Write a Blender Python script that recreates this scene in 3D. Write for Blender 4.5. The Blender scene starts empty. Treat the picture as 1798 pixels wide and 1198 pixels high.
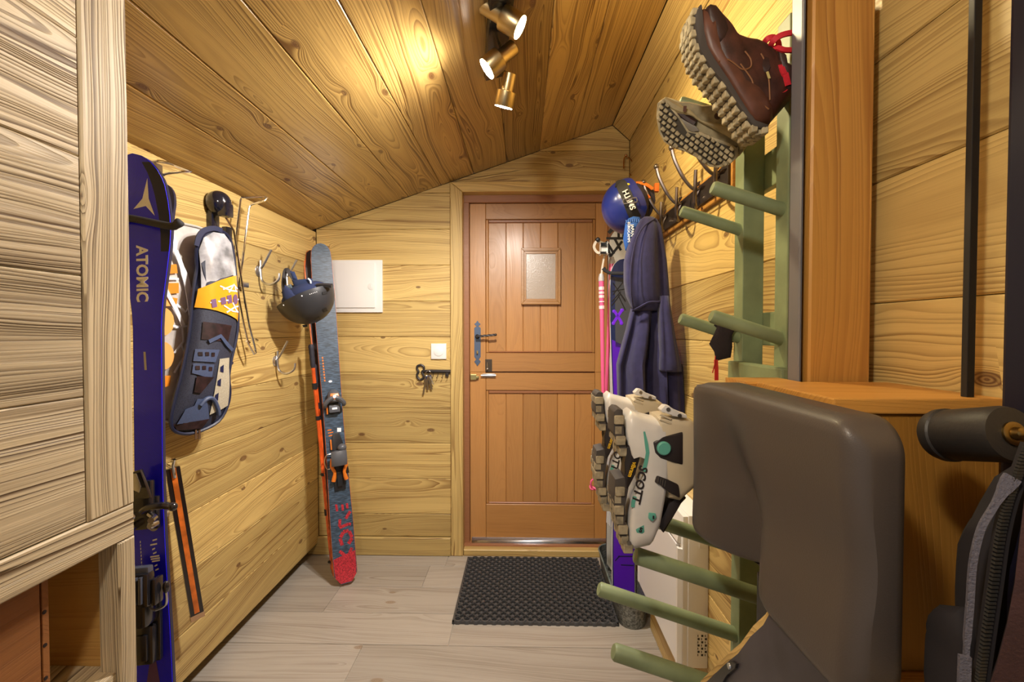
import bpy, bmesh, math, random
from mathutils import Vector, Matrix, Euler
random.seed(7)
PI = math.pi
sc = bpy.context.scene
COL = sc.collection
# ---------------------------------------------------------------- camera, world, lights
F = 800.0                                    # focal length in pixels of the 1798 x 1198 frame
H = 1.225
yaw = math.atan(18/800.0); pit = math.atan(17/800.0)
RGT = Vector((math.cos(yaw), math.sin(yaw), 0))
FWD = Vector((-math.sin(yaw)*math.cos(pit), math.cos(yaw)*math.cos(pit), -math.sin(pit)))
UPV = RGT.cross(FWD)
CAM = Vector((0, 0, H))
cam = bpy.data.cameras.new('camera'); camo = bpy.data.objects.new('camera', cam); COL.objects.link(camo)
cam.sensor_width = 36; cam.lens = F/1798*36; cam.clip_start = .02
camo.matrix_world = Matrix((( *[RGT[0], UPV[0], -FWD[0]], CAM[0]), (RGT[1], UPV[1], -FWD[1], CAM[1]), (RGT[2], UPV[2], -FWD[2], CAM[2]), (0, 0, 0, 1)))
sc.camera = camo
sc.view_settings.view_transform = 'Standard'; sc.view_settings.look = 'None'
sc.view_settings.gamma = 1; sc.view_settings.use_curve_mapping = False
sc.view_settings.exposure = 0.40
w = bpy.data.worlds.new('world'); sc.world = w; w.use_nodes = True
bg = w.node_tree.nodes['Background']; bg.inputs[0].default_value = (.94, .97, 1.0, 1); bg.inputs[1].default_value = .28
def lamp(name, kind, loc, aim, power, color, **kw):
    l = bpy.data.lights.new(name, kind); l.energy = power; l.color = color
    for k, v in kw.items(): setattr(l, k, v)
    o = bpy.data.objects.new(name, l); COL.objects.link(o); o.location = loc
    o.rotation_euler = (Vector(aim) - Vector(loc)).to_track_quat('-Z', 'Y').to_euler()
    return o
LP = [31, 41, 66]     # watts of the three ceiling spots
lamp('room_lamp', 'POINT', (-.34, -.12, 1.93), (0, 0, 0), 24, (1.0, .93, .82), shadow_soft_size=.05)   # the ceiling lamp of the room behind the camera
# ---------------------------------------------------------------- photograph -> room
def ray(px, py): return (FWD*F + RGT*(px-899) - UPV*(py-599))
def at_y(px, py, y): d = ray(px, py); return CAM + d*(y/d.y)
def at_x(px, py, x): d = ray(px, py); return CAM + d*(x/d.x)
def at_z(px, py, z): d = ray(px, py); return CAM + d*((z-H)/d.z)
# ---------------------------------------------------------------- materials
def mat(name, col=(.5, .5, .5), rough=.5, metal=0, bump=0, bscale=200, var=0, vscale=8, coat=0, sheen=0, emit=0, alpha=1, trans=0, ecol=None, spec=None, stretch=None):
    m = bpy.data.materials.new(name); m.use_nodes = True; nt = m.node_tree; b = nt.nodes['Principled BSDF']
    c = (*col, 1)
    b.inputs['Base Color'].default_value = c; b.inputs['Roughness'].default_value = rough; b.inputs['Metallic'].default_value = metal
    b.inputs['Coat Weight'].default_value = coat; b.inputs['Coat Roughness'].default_value = .15
    b.inputs['Sheen Weight'].default_value = sheen; b.inputs['Alpha'].default_value = alpha; b.inputs['Transmission Weight'].default_value = trans
    if spec is not None: b.inputs['Specular IOR Level'].default_value = spec
    if emit: b.inputs['Emission Color'].default_value = (*(ecol or col), 1); b.inputs['Emission Strength'].default_value = emit
    if bump or var:
        tc = nt.nodes.new('ShaderNodeTexCoord'); src = tc.outputs['Object']
        if stretch:
            mp = nt.nodes.new('ShaderNodeMapping'); mp.inputs['Scale'].default_value = stretch
            nt.links.new(src, mp.inputs['Vector']); src = mp.outputs[0]
    if bump:
        n = nt.nodes.new('ShaderNodeTexNoise'); n.inputs['Scale'].default_value = bscale; n.inputs['Detail'].default_value = 3
        nt.links.new(src, n.inputs['Vector']); bp = nt.nodes.new('ShaderNodeBump'); bp.inputs['Strength'].default_value = bump; bp.inputs['Distance'].default_value = .002
        nt.links.new(n.outputs[0], bp.inputs['Height']); nt.links.new(bp.outputs[0], b.inputs['Normal'])
    if var:
        n = nt.nodes.new('ShaderNodeTexNoise'); n.inputs['Scale'].default_value = vscale; n.inputs['Detail'].default_value = 5
        nt.links.new(src, n.inputs['Vector']); mx = nt.nodes.new('ShaderNodeMix'); mx.data_type = 'RGBA'
        rp = nt.nodes.new('ShaderNodeMapRange'); rp.inputs[1].default_value = .35; rp.inputs[2].default_value = .65
        nt.links.new(n.outputs[0], rp.inputs[0]); nt.links.new(rp.outputs[0], mx.inputs[0])
        mx.inputs[6].default_value = tuple(max(0, v*(1-var)) for v in col)+(1,); mx.inputs[7].default_value = tuple(min(1, v*(1+var)) for v in col)+(1,)
        nt.links.new(mx.outputs[2], b.inputs['Base Color'])
    return m
def wood(name, light, dark, freq=110, contrast=.75, knots=.5, rough=.45, bump=.35, coat=0, tint=.25, hgt=.05, warp=1.0, knotcol=(.12, .05, .02), dens=1.0, fine=.18):
    """solid timber, grain along local X, growth rings cut to cathedrals, knots; each object gets its own piece of the tree"""
    m = bpy.data.materials.new(name); m.use_nodes = True; nt = m.node_tree; N = nt.nodes; L = nt.links.new; b = N['Principled BSDF']
    def M(op, a, c=None, d=None, clamp=False):
        n = N.new('ShaderNodeMath'); n.operation = op; n.use_clamp = clamp
        for i, v in enumerate((a, c, d)):
            if v is None: continue
            if isinstance(v, (int, float)): n.inputs[i].default_value = v
            else: L(v, n.inputs[i])
        return n.outputs[0]
    def V(x, y, z):
        n = N.new('ShaderNodeCombineXYZ')
        for i, v in enumerate((x, y, z)):
            if isinstance(v, (int, float)): n.inputs[i].default_value = v
            else: L(v, n.inputs[i])
        return n.outputs[0]
    def NO(vec, scale=1, det=2, rg=.5):
        n = N.new('ShaderNodeTexNoise'); n.inputs['Scale'].default_value = scale; n.inputs['Detail'].default_value = det; n.inputs['Roughness'].default_value = rg
        L(vec, n.inputs['Vector']); return n.outputs[0]
    tc = N.new('ShaderNodeTexCoord'); sp = N.new('ShaderNodeSeparateXYZ'); L(tc.outputs['Object'], sp.inputs[0])
    rnd = N.new('ShaderNodeObjectInfo').outputs['Random']
    x = M('ADD', sp.outputs[0], M('MULTIPLY', rnd, 37.0)); y0 = sp.outputs[1]; z = sp.outputs[2]
    y = M('ADD', y0, M('MULTIPLY', rnd, 13.0))
    n0 = NO(V(M('MULTIPLY', x, .55), M('MULTIPLY', rnd, 91), 0), 1, 1)                # wandering heart
    n1 = NO(V(M('MULTIPLY', x, 1.1), M('MULTIPLY', rnd, 57), 3.0), 1, 2)              # depth of the cut
    n2 = NO(V(M('MULTIPLY', x, 2.2), M('MULTIPLY', y, 14.0), z), 1, 2)                # local waviness
    yy = M('ADD', M('ADD', y0, z), M('ADD', M('MULTIPLY', M('SUBTRACT', n0, .5), .30), M('MULTIPLY', M('SUBTRACT', M('FRACT', M('MULTIPLY', rnd, 5.31)), .5), .36)))
    hh = M('MULTIPLY', M('SUBTRACT', n1, .40), hgt*4)
    r = M('SQRT', M('ADD', M('MULTIPLY', yy, yy), M('MULTIPLY', hh, hh)))
    vo = N.new('ShaderNodeTexVoronoi'); vo.inputs['Scale'].default_value = 1; vo.voronoi_dimensions = '2D'
    L(V(M('MULTIPLY', x, 3.0*dens), M('MULTIPLY', y, 6.5*dens), 0), vo.inputs['Vector'])
    d = vo.outputs['Distance']; cs = N.new('ShaderNodeSeparateColor'); L(vo.outputs['Color'], cs.inputs[0])
    on = M('GREATER_THAN', cs.outputs[0], 1-knots)
    ksz = M('ADD', M('MULTIPLY', cs.outputs[1], .05), .035)
    kb = M('MULTIPLY', M('POWER', M('SUBTRACT', 1.0, M('MINIMUM', M('MULTIPLY', d, 3.2), 1.0)), 2.0), on)
    r = M('ADD', r, M('ADD', M('MULTIPLY', kb, .035), M('MULTIPLY', n2, .022*warp)))
    nv = NO(V(M('MULTIPLY', r, 26), M('MULTIPLY', rnd, 31), M('MULTIPLY', x, .3)), 1, 3); ns = NO(V(M('MULTIPLY', r, 34), M('MULTIPLY', rnd, 17), M('MULTIPLY', x, .8)), 1, 2)
    ph = M('FRACT', M('ADD', M('MULTIPLY', r, freq), M('MULTIPLY', nv, 9.0)))
    ring = M('POWER', ph, 1.8)
    ring = M('MULTIPLY', ring, M('SUBTRACT', 1.0, M('POWER', ph, 24.0)))
    ring = M('MULTIPLY', ring, M('MULTIPLY', M('SUBTRACT', ns, .22), 2.3), clamp=True)
    fib = NO(V(M('MULTIPLY', x, 7), M('MULTIPLY', y, 420), M('MULTIPLY', z, 420)), 1, 2)
    big = NO(V(M('MULTIPLY', x, 1.6), M('MULTIPLY', y, 9), 7.0), 1, 3)
    fac = M('ADD', M('MULTIPLY', ring, contrast), M('ADD', M('MULTIPLY', M('SUBTRACT', fib, .5), fine*2), M('MULTIPLY', M('SUBTRACT', big, .5), .55)), clamp=True)
    mx = N.new('ShaderNodeMix'); mx.data_type = 'RGBA'; mx.inputs[6].default_value = (*light, 1); mx.inputs[7].default_value = (*dark, 1); L(fac, mx.inputs[0])
    br = M('ADD', 1-tint, M('MULTIPLY', M('FRACT', M('MULTIPLY', rnd, 7.77)), tint*1.6))
    hs = N.new('ShaderNodeHueSaturation'); hs.inputs['Saturation'].default_value = 1.0; L(br, hs.inputs['Value']); L(mx.outputs[2], hs.inputs['Color'])
    kd = M('MULTIPLY', M('SUBTRACT', 1.0, M('DIVIDE', d, ksz), clamp=True), 3.0, clamp=True)
    kd = M('MULTIPLY', kd, on)
    kr = M('MULTIPLY', kd, M('ADD', .78, M('MULTIPLY', M('SINE', M('MULTIPLY', d, 260)), .2)))
    m2 = N.new('ShaderNodeMix'); m2.data_type = 'RGBA'; m2.inputs[7].default_value = (*knotcol, 1); L(kr, m2.inputs[0]); L(hs.outputs[0], m2.inputs[6])
    L(m2.outputs[2], b.inputs['Base Color'])
    bp = N.new('ShaderNodeBump'); bp.inputs['Strength'].default_value = bump; bp.inputs['Distance'].default_value = .0015; bp.invert = True
    L(M('ADD', ring, M('MULTIPLY', fib, .3)), bp.inputs['Height']); L(bp.outputs[0], b.inputs['Normal'])
    L(M('ADD', rough, M('MULTIPLY', ring, .15)), b.inputs['Roughness']); b.inputs['Coat Weight'].default_value = coat; b.inputs['Coat Roughness'].default_value = .25
    return m
# ---------------------------------------------------------------- objects
def thing(name, label, cat, loc=(0, 0, 0), group=None):
    o = bpy.data.objects.new(name, None); o.empty_display_size = .05; COL.objects.link(o); o.location = loc
    o['label'] = label; o['category'] = cat
    if group: o['group'] = group
    return o
def root_loc(p):
    v = Vector((0, 0, 0))
    while p is not None: v += p.location; p = p.parent
    return v
def pieces(bm):
    """loose islands of a mesh grouped into pieces that lie far apart"""
    seen = set(); isl = []
    for v in bm.verts:
        if v in seen: continue
        st = [v]; seen.add(v); g = []
        while st:
            q = st.pop(); g.append(q)
            for e in q.link_edges:
                o = e.other_vert(q)
                if o not in seen: seen.add(o); st.append(o)
        lo = [min(q.co[i] for q in g) for i in range(3)]; hi = [max(q.co[i] for q in g) for i in range(3)]; isl.append((g, lo, hi, max(hi[i]-lo[i] for i in range(3))))
    n = len(isl); par = list(range(n))
    if n < 2 or n > 60: return [sum((i[0] for i in isl), [])]
    def fd(i):
        while par[i] != i: i = par[i]
        return i
    for i in range(n):
        for j in range(i):
            a, c = isl[i], isl[j]; gap = math.sqrt(sum(max(0, a[1][k]-c[2][k], c[1][k]-a[2][k])**2 for k in range(3)))
            if gap < .42*max(a[3], c[3]): par[fd(i)] = fd(j)
    out = {}
    for i in range(n): out.setdefault(fd(i), []).extend(isl[i][0])
    return list(out.values())
def obj(name, bm, m, parent=None, smooth=True, local=False, angle=40, label=None, split=True):
    """link a bmesh as ONE object (pieces that lie apart become objects of their own); geometry in room coordinates unless local"""
    bmesh.ops.recalc_face_normals(bm, faces=bm.faces)
    if parent is not None and not local: bmesh.ops.translate(bm, vec=-root_loc(parent), verts=bm.verts)
    bms = [bm]
    if split and parent is not None:
        g = pieces(bm)
        if 1 < len(g) <= 24:
            bms = []
            for part in g[1:]:
                b2 = bmesh.new(); mp = {v: b2.verts.new(v.co) for v in part}
                for f in {f for v in part for f in v.link_faces}: b2.faces.new([mp[v] for v in f.verts]).material_index = f.material_index
                bms.append(b2)
            bmesh.ops.delete(bm, geom=[v for part in g[1:] for v in part], context='VERTS'); bms.insert(0, bm)
    first = None
    for b_ in bms:
        me = bpy.data.meshes.new(name); b_.to_mesh(me); b_.free()
        for mm in (m if isinstance(m, (list, tuple)) else [m]): me.materials.append(mm)
        if smooth:
            for p in me.polygons: p.use_smooth = True
            me.set_sharp_from_angle(angle=math.radians(angle))
        o = bpy.data.objects.new(name, me); COL.objects.link(o)
        if parent is not None: o.parent = parent
        if label: o['label'] = label
        first = first or o
    return first
def tag(o, label, cat, group=None):
    o['label'] = label; o['category'] = cat
    if group: o['group'] = group
    return o
def struct(name, bm, m, smooth=False):
    o = obj(name, bm, m, None, smooth); o['kind'] = 'structure'; return o
def dup(o, parent=None, delta=None):
    c = o.copy(); COL.objects.link(c); c.parent = parent
    if delta is not None: c.location = c.location + Vector(delta)
    for ch in list(o.children): dup(ch, c)
    return c
# ---------------------------------------------------------------- geometry
def B(): return bmesh.new()
def _bev(bm, verts, bev, seg=2):
    if bev <= 0: return
    vs = set(verts); ed = [e for e in bm.edges if e.verts[0] in vs and e.verts[1] in vs]
    bmesh.ops.bevel(bm, geom=ed, offset=bev, segments=seg, affect='EDGES', profile=.6, clamp_overlap=True)
def box(bm, a, b, bev=0, seg=2, M=None):
    r = bmesh.ops.create_cube(bm, size=1)['verts']
    a, b = Vector(a), Vector(b); c = (a+b)/2; s = b-a
    for v in r: v.co = Vector((c.x+v.co.x*s.x, c.y+v.co.y*s.y, c.z+v.co.z*s.z))
    if M is not None:
        for v in r: v.co = M @ v.co
    _bev(bm, r, bev, seg); return bm
def frame_of(t, up=None):
    t = t.normalized()
    u = Vector(up) if up is not None else (Vector((0, 0, 1)) if abs(t.z) < .9 else Vector((1, 0, 0)))
    s = t.cross(u).normalized(); return s, s.cross(t).normalized()
def spline(pts, n=6):
    P = [Vector(p) for p in pts]; out = []
    for i in range(len(P)-1):
        p0 = P[max(i-1, 0)]; p1 = P[i]; p2 = P[i+1]; p3 = P[min(i+2, len(P)-1)]
        for k in range(n):
            t = k/n; out.append(.5*((2*p1)+(p2-p0)*t+(2*p0-5*p1+4*p2-p3)*t*t+(3*p1-p0-3*p2+p3)*t**3))
    out.append(P[-1]); return out
def sweep(bm, pts, r, n=8, cap=True, flat=1.0, up=None, closed=False):
    P = [Vector(p) for p in pts]; k = len(P); rings = []; s = None
    for i in range(k):
        t = (P[(i+1) % k]-P[i-1]) if closed else (P[min(i+1, k-1)]-P[max(i-1, 0)])
        if t.length < 1e-9: t = Vector((0, 0, 1))
        t.normalize()
        if up is not None: s, u = frame_of(t, up)
        elif s is None: s, u = frame_of(t)
        else:
            s = (s-t*s.dot(t)); s = s.normalized() if s.length > 1e-6 else frame_of(t)[0]; u = s.cross(t)
        rr = r[i] if isinstance(r, (list, tuple)) else r
        rings.append([bm.verts.new(P[i]+s*(math.cos(2*PI*j/n)*rr)+u*(math.sin(2*PI*j/n)*rr*flat)) for j in range(n)])
    m = k if closed else k-1
    for i in range(m):
        A, Bq = rings[i], rings[(i+1) % k]
        for j in range(n): bm.faces.new((A[j], A[(j+1) % n], Bq[(j+1) % n], Bq[j]))
    if cap and not closed: bm.faces.new(rings[0]); bm.faces.new(rings[-1])
    return bm
def strap(bm, pts, wd, th, up):
    """flat band; wd across (perpendicular to the run and to up), th along up"""
    P = [Vector(p) for p in pts]; rings = []
    for i in range(len(P)):
        t = P[min(i+1, len(P)-1)]-P[max(i-1, 0)]
        uu = up[i] if isinstance(up, list) else up
        s, u = frame_of(t, uu); w_ = wd[i] if isinstance(wd, (list, tuple)) else wd
        rings.append([bm.verts.new(P[i]+s*a*w_/2+u*c*th/2) for a, c in ((-1, -1), (1, -1), (1, 1), (-1, 1))])
    for A, C in zip(rings, rings[1:]):
        for j in range(4): bm.faces.new((A[j], A[(j+1) % 4], C[(j+1) % 4], C[j]))
    bm.faces.new(rings[0]); bm.faces.new(rings[-1]); return bm
def loft(bm, rings, cap=True):
    R = [[bm.verts.new(Vector(p)) for p in r] for r in rings]; n = len(R[0])
    for A, C in zip(R, R[1:]):
        for j in range(n): bm.faces.new((A[j], A[(j+1) % n], C[(j+1) % n], C[j]))
    if cap: bm.faces.new(R[0]); bm.faces.new(R[-1])
    return bm
def prism(bm, poly, vec, bev=0, seg=2):
    vec = Vector(vec); A = [bm.verts.new(Vector(p)) for p in poly]; C = [bm.verts.new(Vector(p)+vec) for p in poly]; n = len(A)
    bm.faces.new(A); bm.faces.new(C[::-1])
    for j in range(n): bm.faces.new((A[j], A[(j+1) % n], C[(j+1) % n], C[j]))
    _bev(bm, A+C, bev, seg); return bm
def lathe(bm, prof, M=Matrix(), n=20, cap=True):
    return loft(bm, [[M @ Vector((r*math.cos(2*PI*j/n), r*math.sin(2*PI*j/n), h)) for j in range(n)] for r, h in prof], cap)
def ball(bm, c, r, u=16, v=10, R=None):
    if isinstance(r, (int, float)): r = (r, r, r)
    M = Matrix.Translation(Vector(c)) @ (R.to_4x4() if R else Matrix()) @ Matrix.Diagonal((*r, 1))
    bmesh.ops.create_uvsphere(bm, u_segments=u, v_segments=v, radius=1, matrix=M); return bm
def axes(o, x=None, z=None, y=None):
    """frame with origin o: give two of the axes"""
    if x is not None and y is not None: x = Vector(x).normalized(); z = x.cross(Vector(y)).normalized(); y = z.cross(x)
    elif x is not None: x = Vector(x).normalized(); y = Vector(z).cross(x).normalized(); z = x.cross(y)
    else: z = Vector(z).normalized(); x = Vector(y).cross(z).normalized(); y = z.cross(x)
    o = Vector(o); return Matrix(((x.x, y.x, z.x, o.x), (x.y, y.y, z.y, o.y), (x.z, y.z, z.z, o.z), (0, 0, 0, 1)))
def zaxis(o, d): 
    d = Vector(d).normalized(); h = Vector((0, 0, 1)) if abs(d.z) < .9 else Vector((0, 1, 0)); return axes(o, z=d, y=h)
def clip(poly, p, n):
    """keep the side of the 2-D polygon where (q-p).n <= 0"""
    out = []
    for i in range(len(poly)):
        a, b = poly[i], poly[(i+1) % len(poly)]
        da = (a[0]-p[0])*n[0]+(a[1]-p[1])*n[1]; db = (b[0]-p[0])*n[0]+(b[1]-p[1])*n[1]
        if da <= 0: out.append(a)
        if da*db < 0: t = da/(da-db); out.append((a[0]+(b[0]-a[0])*t, a[1]+(b[1]-a[1])*t))
    return out
def plank(parent, poly, o, u, v, th, m, name='plank', cham=.0025, world=True):
    """board with its grain along u; poly is 2-D in (u, v) measured from o; the face looks along u x v"""
    u = Vector(u); v = Vector(v)
    cx = sum(p[0] for p in poly)/len(poly); cy = sum(p[1] for p in poly)/len(poly)
    P = [(p[0]-cx, p[1]-cy) for p in poly]
    bm = B()
    def inset(k):
        out = []
        n = len(P)
        for i in range(n):
            a, b, c = Vector(P[i-1]), Vector(P[i]), Vector(P[(i+1) % n])
            e1 = (b-a).normalized(); e2 = (c-b).normalized(); n1 = Vector((-e1.y, e1.x)); n2 = Vector((-e2.y, e2.x))
            q = n1+n2; s = 1+n1.dot(n2); q = q/max(s, .35); out.append(b+q*k)
        return out
    g = .0006
    r0 = [(p.x, p.y, -th) for p in inset(g)]; r1 = [(p.x, p.y, -cham) for p in inset(g)]; r2 = [(p.x, p.y, 0) for p in inset(cham+g)]
    loft(bm, [r0, r1, r2], True)
    ob = obj(name, bm, m, parent, smooth=False, local=True)
    M = axes(Vector(o)+u*cx+v*cy, x=u, y=v)
    if parent is not None: M = Matrix.Translation(-root_loc(parent)) @ M
    ob.matrix_basis = M
    return ob
def rect(a, b, c, d): return [(a, c), (b, c), (b, d), (a, d)]
def text(name, s, size, M, m, parent=None, ext=.0004, align='CENTER', shear=0, bold=0, sx=1):
    cu = bpy.data.curves.new(name, 'FONT'); cu.body = s; cu.size = size; cu.align_x = align; cu.align_y = 'CENTER'; cu.extrude = ext; cu.shear = shear; cu.offset = bold; cu.resolution_u = 3
    t = bpy.data.objects.new(name, cu); COL.objects.link(t)
    me = bpy.data.meshes.new_from_object(t.evaluated_get(bpy.context.evaluated_depsgraph_get()))
    bpy.data.objects.remove(t); bpy.data.curves.remove(cu)
    bm = B(); bm.from_mesh(me); bpy.data.meshes.remove(me)
    bmesh.ops.transform(bm, matrix=M @ Matrix.Diagonal((sx, 1, 1, 1)), verts=bm.verts)
    return obj(name, bm, m, parent, smooth=False)
# ---------------------------------------------------------------- materials of the place
PINE = wood('pine_wall', (.66, .475, .175), (.22, .105, .022), freq=120, contrast=1.1, knots=.42, rough=.42, hgt=.05)
PINEC = wood('pine_ceiling', (.53, .345, .11), (.12, .05, .010), freq=120, contrast=1.2, knots=.45, rough=.28, hgt=.05, coat=.35, bump=.25, tint=.3)
PINEG = wood('brushed_pine', (.60, .49, .32), (.10, .055, .02), freq=125, contrast=1.45, knots=.35, rough=.5, bump=1.3, hgt=.03)
PINEO = wood('oiled_pine', (.57, .28, .06), (.29, .10, .015), freq=120, contrast=.8, knots=0, rough=.4, hgt=.03)
PLY = wood('amber_board', (.34, .165, .03), (.19, .08, .012), freq=160, contrast=.35, knots=0, rough=.35, coat=.2)
MAHO = wood('mahogany', (.50, .245, .075), (.27, .105, .026), freq=60, contrast=.35, knots=0, rough=.35, bump=.12, coat=.3, fine=.45, tint=.18, hgt=.1)
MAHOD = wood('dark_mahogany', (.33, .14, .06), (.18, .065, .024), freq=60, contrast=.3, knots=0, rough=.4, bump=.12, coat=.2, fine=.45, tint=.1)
TILE = wood('wood_look_tile', (.40, .36, .31), (.16, .12, .08), freq=45, contrast=.6, knots=.12, rough=.4, bump=.06, tint=.14, fine=.22, knotcol=(.25, .18, .12))
GROUT = mat('grout', (.40, .36, .30), .8)
BACK = mat('dark_batten', (.10, .05, .015), .8)
BLACK = mat('black_plastic', (.012, .013, .017), .35, bump=.05)
STEEL = mat('brushed_steel', (.62, .62, .64), .28, 1)
CHROME = mat('chrome', (.78, .78, .80), .12, 1)
IRON = mat('wrought_iron', (.05, .045, .045), .42, .6, bump=.15, bscale=300)
WHITE = mat('white_plastic', (.82, .82, .80), .4)
D = 2.4615; XL = -1.12; XR = .572; RX, RZ = .48, 2.323; SL = .339; ZR = 2.24
YB = -1.6
def roofz(x): return RZ-SL*(RX-x) if x <= RX else RZ-(x-RX)*(RZ-ZR)/(XR-RX)
JZ = [.1, .225, .419, .613, .807, 1.001, 1.195, 1.389, 1.583, 1.777, 1.971, 2.19, 2.5]
# floor: wood-look tiles, joints across the room
bm = B(); box(bm, (XL-.15, YB, -.05), (XR+.06, D+.15, -.004)); floor = struct('floor', bm, GROUT)
rows = [2.544+.0, 2.344, 2.144, 1.944, 1.744, 1.544, 1.344, 1.144, .944, .744, .544, .344, .144, -.056, -.256, -.456, -.656, -.856, -1.056, -1.256, -1.456, YB]
first = [-.40, -.48, .33, -.287, -.62, .1, -.4, .2, -.7, 0, -.5, .2, -.3, .3, -.6, 0, .4, -.3, .2, -.5, .1, 0]
for i in range(len(rows)-1):
    y1, y0 = min(rows[i], D+.12), rows[i+1]
    xs = [XL-.12] + [x for x in (first[i]-1.2, first[i], first[i]+1.2) if XL-.05 < x < XR+.05] + [XR+.05]
    for a, b in zip(xs, xs[1:]):
        plank(floor, rect(a+.001, b-.001, y0+.001, y1-.001), (0, 0, 0), (1, 0, 0), (0, 1, 0), .008, TILE, name='floor_tile', cham=.0012)
# left wall, its cladding stops 10 cm above the floor
bm = B(); box(bm, (XL-.06, YB, .07), (XL-.022, D+.1, 1.80)); box(bm, (XL-.15, YB, .0), (XL-.13, D+.1, .12)); box(bm, (XL-.13, YB, .1), (XL-.06, D+.1, .12)); wl = struct('wall_left', bm, BACK)
zz = [.066]+JZ[1:9]+[1.764]
for a, b in zip(zz, zz[1:]):
    plank(wl, rect(YB, D, a, b), (XL, 0, 0), (0, 1, 0), (0, 0, 1), .022, PINE)
bl = plank(None, rect(YB, D, 0, .098), (XL-.118, 0, 0), (0, 1, 0), (0, 0, 1), .012, PINE, name='baseboard_left'); bl['kind'] = 'structure'
# back wall with the door opening
def backz(section, a, b, zs):
    for z0, z1 in zip(zs, zs[1:]):
        p = rect(a, b, z0, z1)
        p = clip(p, (RX, RZ), (-SL, 1)); 
        if len(p) > 2: p = clip(p, (RX, RZ), ((RZ-ZR)/(XR-RX), 1))
        if len(p) > 2: plank(section, p, (0, D, 0), (1, 0, 0), (0, 0, 1), .022, PINE)
bm = B(); prism(bm, [(XL-.15, D+.022, 0), (-.335, D+.022, 0), (-.335, D+.022, roofz(-.335)), (XL-.15, D+.022, roofz(XL-.15))], (0, .1, 0))
wb = struct('wall_back', bm, BACK)
bm = B(); prism(bm, [(-.335, D+.022, 1.99), (XR+.06, D+.022, 1.99), (XR+.06, D+.022, 2.2), (RX, D+.022, RZ), (-.335, D+.022, roofz(-.335))], (0, .1, 0))
box(bm, (.50, D+.022, 0), (XR+.06, D+.122, 2.0)); wb2 = struct('wall_back_door', bm, BACK)
XC0, XC1 = -.388, -.321
backz(wb, XL, XC0, [.1]+JZ[1:12])
backz(wb2, XC0, XR, [2.026, 2.19, 2.5])
backz(wb2, .565, XR, JZ[:11])
bb = plank(None, rect(XL-.115, XC0, 0, .1), (0, D-.018, 0), (1, 0, 0), (0, 0, 1), .018, PINE, name='baseboard_back', cham=.004); bb['kind'] = 'structure'
# door casing in pale pine, mitred
Z0, Z1 = 1.972, 2.026; XD0, XD1 = .50, .566
def casing(n, poly, u, v):
    t = plank(None, poly, (0, D-.014, 0), u, v, .072, PINE, name=n, cham=.003); t['kind'] = 'structure'
casing('trim_1', [(0, -XC1), (Z0, -XC1), (Z1, -XC0), (0, -XC0)], (0, 0, 1), (-1, 0, 0))
casing('trim_2', [(XC1, Z0), (XD0, Z0), (XD1, Z1), (XC0, Z1)], (1, 0, 0), (0, 0, 1))
casing('trim_3', [(0, -XD1), (Z1, -XD1), (Z0, -XD0), (0, -XD0)], (0, 0, 1), (-1, 0, 0))
# right wall
bm = B(); box(bm, (XR+.022, YB, 0), (XR+.08, D+.1, 2.3)); wr = struct('wall_right', bm, BACK)
zz = [0]+JZ[1:11]+[ZR]
for a, b in zip(zz, zz[1:]): plank(wr, rect(-D, -.77, a, b), (XR, 0, 0), (0, -1, 0), (0, 0, 1), .022, PINE)
zz = [0, .10, .295, .49, .685, .88, 1.075, 1.27, 1.465, 1.66, 1.855, 2.05, ZR]
for a, b in zip(zz, zz[1:]): plank(wr, rect(-.77, -YB, a, b), (XR, 0, 0), (0, -1, 0), (0, 0, 1), .022, PINE)
br_ = plank(None, rect(-1.865, -.86, 0, .10), (XR-.045, 0, 0), (0, -1, 0), (0, 0, 1), .045, PINE, name='baseboard_right', cham=.004); br_['kind'] = 'structure'
# ceiling: boards of the long slope, one board of the short slope
u = Vector((0, 1, 0)); s = Vector((-1, 0, -SL)).normalized(); k = math.hypot(1, SL)
bm = B(); prism(bm, [(XL-.1, YB, roofz(XL-.1)+.024), (RX, YB, RZ+.024), (XR+.08, YB, ZR-.05+.024), (XR+.08, YB, RZ+.1), (XL-.1, YB, RZ+.1)], (0, D+.12-YB, 0))
ce = struct('ceiling', bm, BACK)
jx = [RX, .271, .094, -.083, -.26, -.437, -.614, -.791, -.968, XL-.03]
for a, b in zip(jx, jx[1:]):
    plank(ce, rect(-D, -YB, (RX-a)*k, (RX-b)*k), (RX, 0, RZ), -u, s, .02, PINEC, cham=.003)
s2 = Vector((XR-RX, 0, ZR-RZ)); L2 = s2.length; s2.normalize()
plank(ce, rect(YB, D, 0, L2), (RX, 0, RZ), u, s2, .02, PINE, cham=.003)
# the big post and its metal channel against the right wall
bm = B(); a = at_y(1424, 300, .725); b = at_y(1535, 300, .725)
po = plank(None, rect(0, roofz(.5)+.0, -b.x, -a.x), (0, .725, 0), (0, 0, 1), (-1, 0, 0), .05, PINEO, name='trim_4', cham=.003); po['kind'] = 'structure'
bm = B(); c0 = at_y(1388, 300, .76).x; c1 = at_y(1409, 300, .735).x
GREYM = mat('anodised_grey', (.20, .195, .215), .45, .3); DKM = mat('dark_gasket', (.012, .008, .008), .6)
prism(bm, [(c0, .735, 0), (c0+(c1-c0)*.3, .731, 0), (c0+(c1-c0)*.5, .735, 0), (c0+(c1-c0)*.75, .731, 0), (c1, .735, 0), (c1, .76, 0), (c0, .76, 0)], (0, 0, 2.29))
tr = struct('trim_5', bm, GREYM); 
bm = B(); box(bm, (c1+.001, .745, 0), (a.x-.001, .77, 2.3)); struct('trim_6', bm, DKM)
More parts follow.
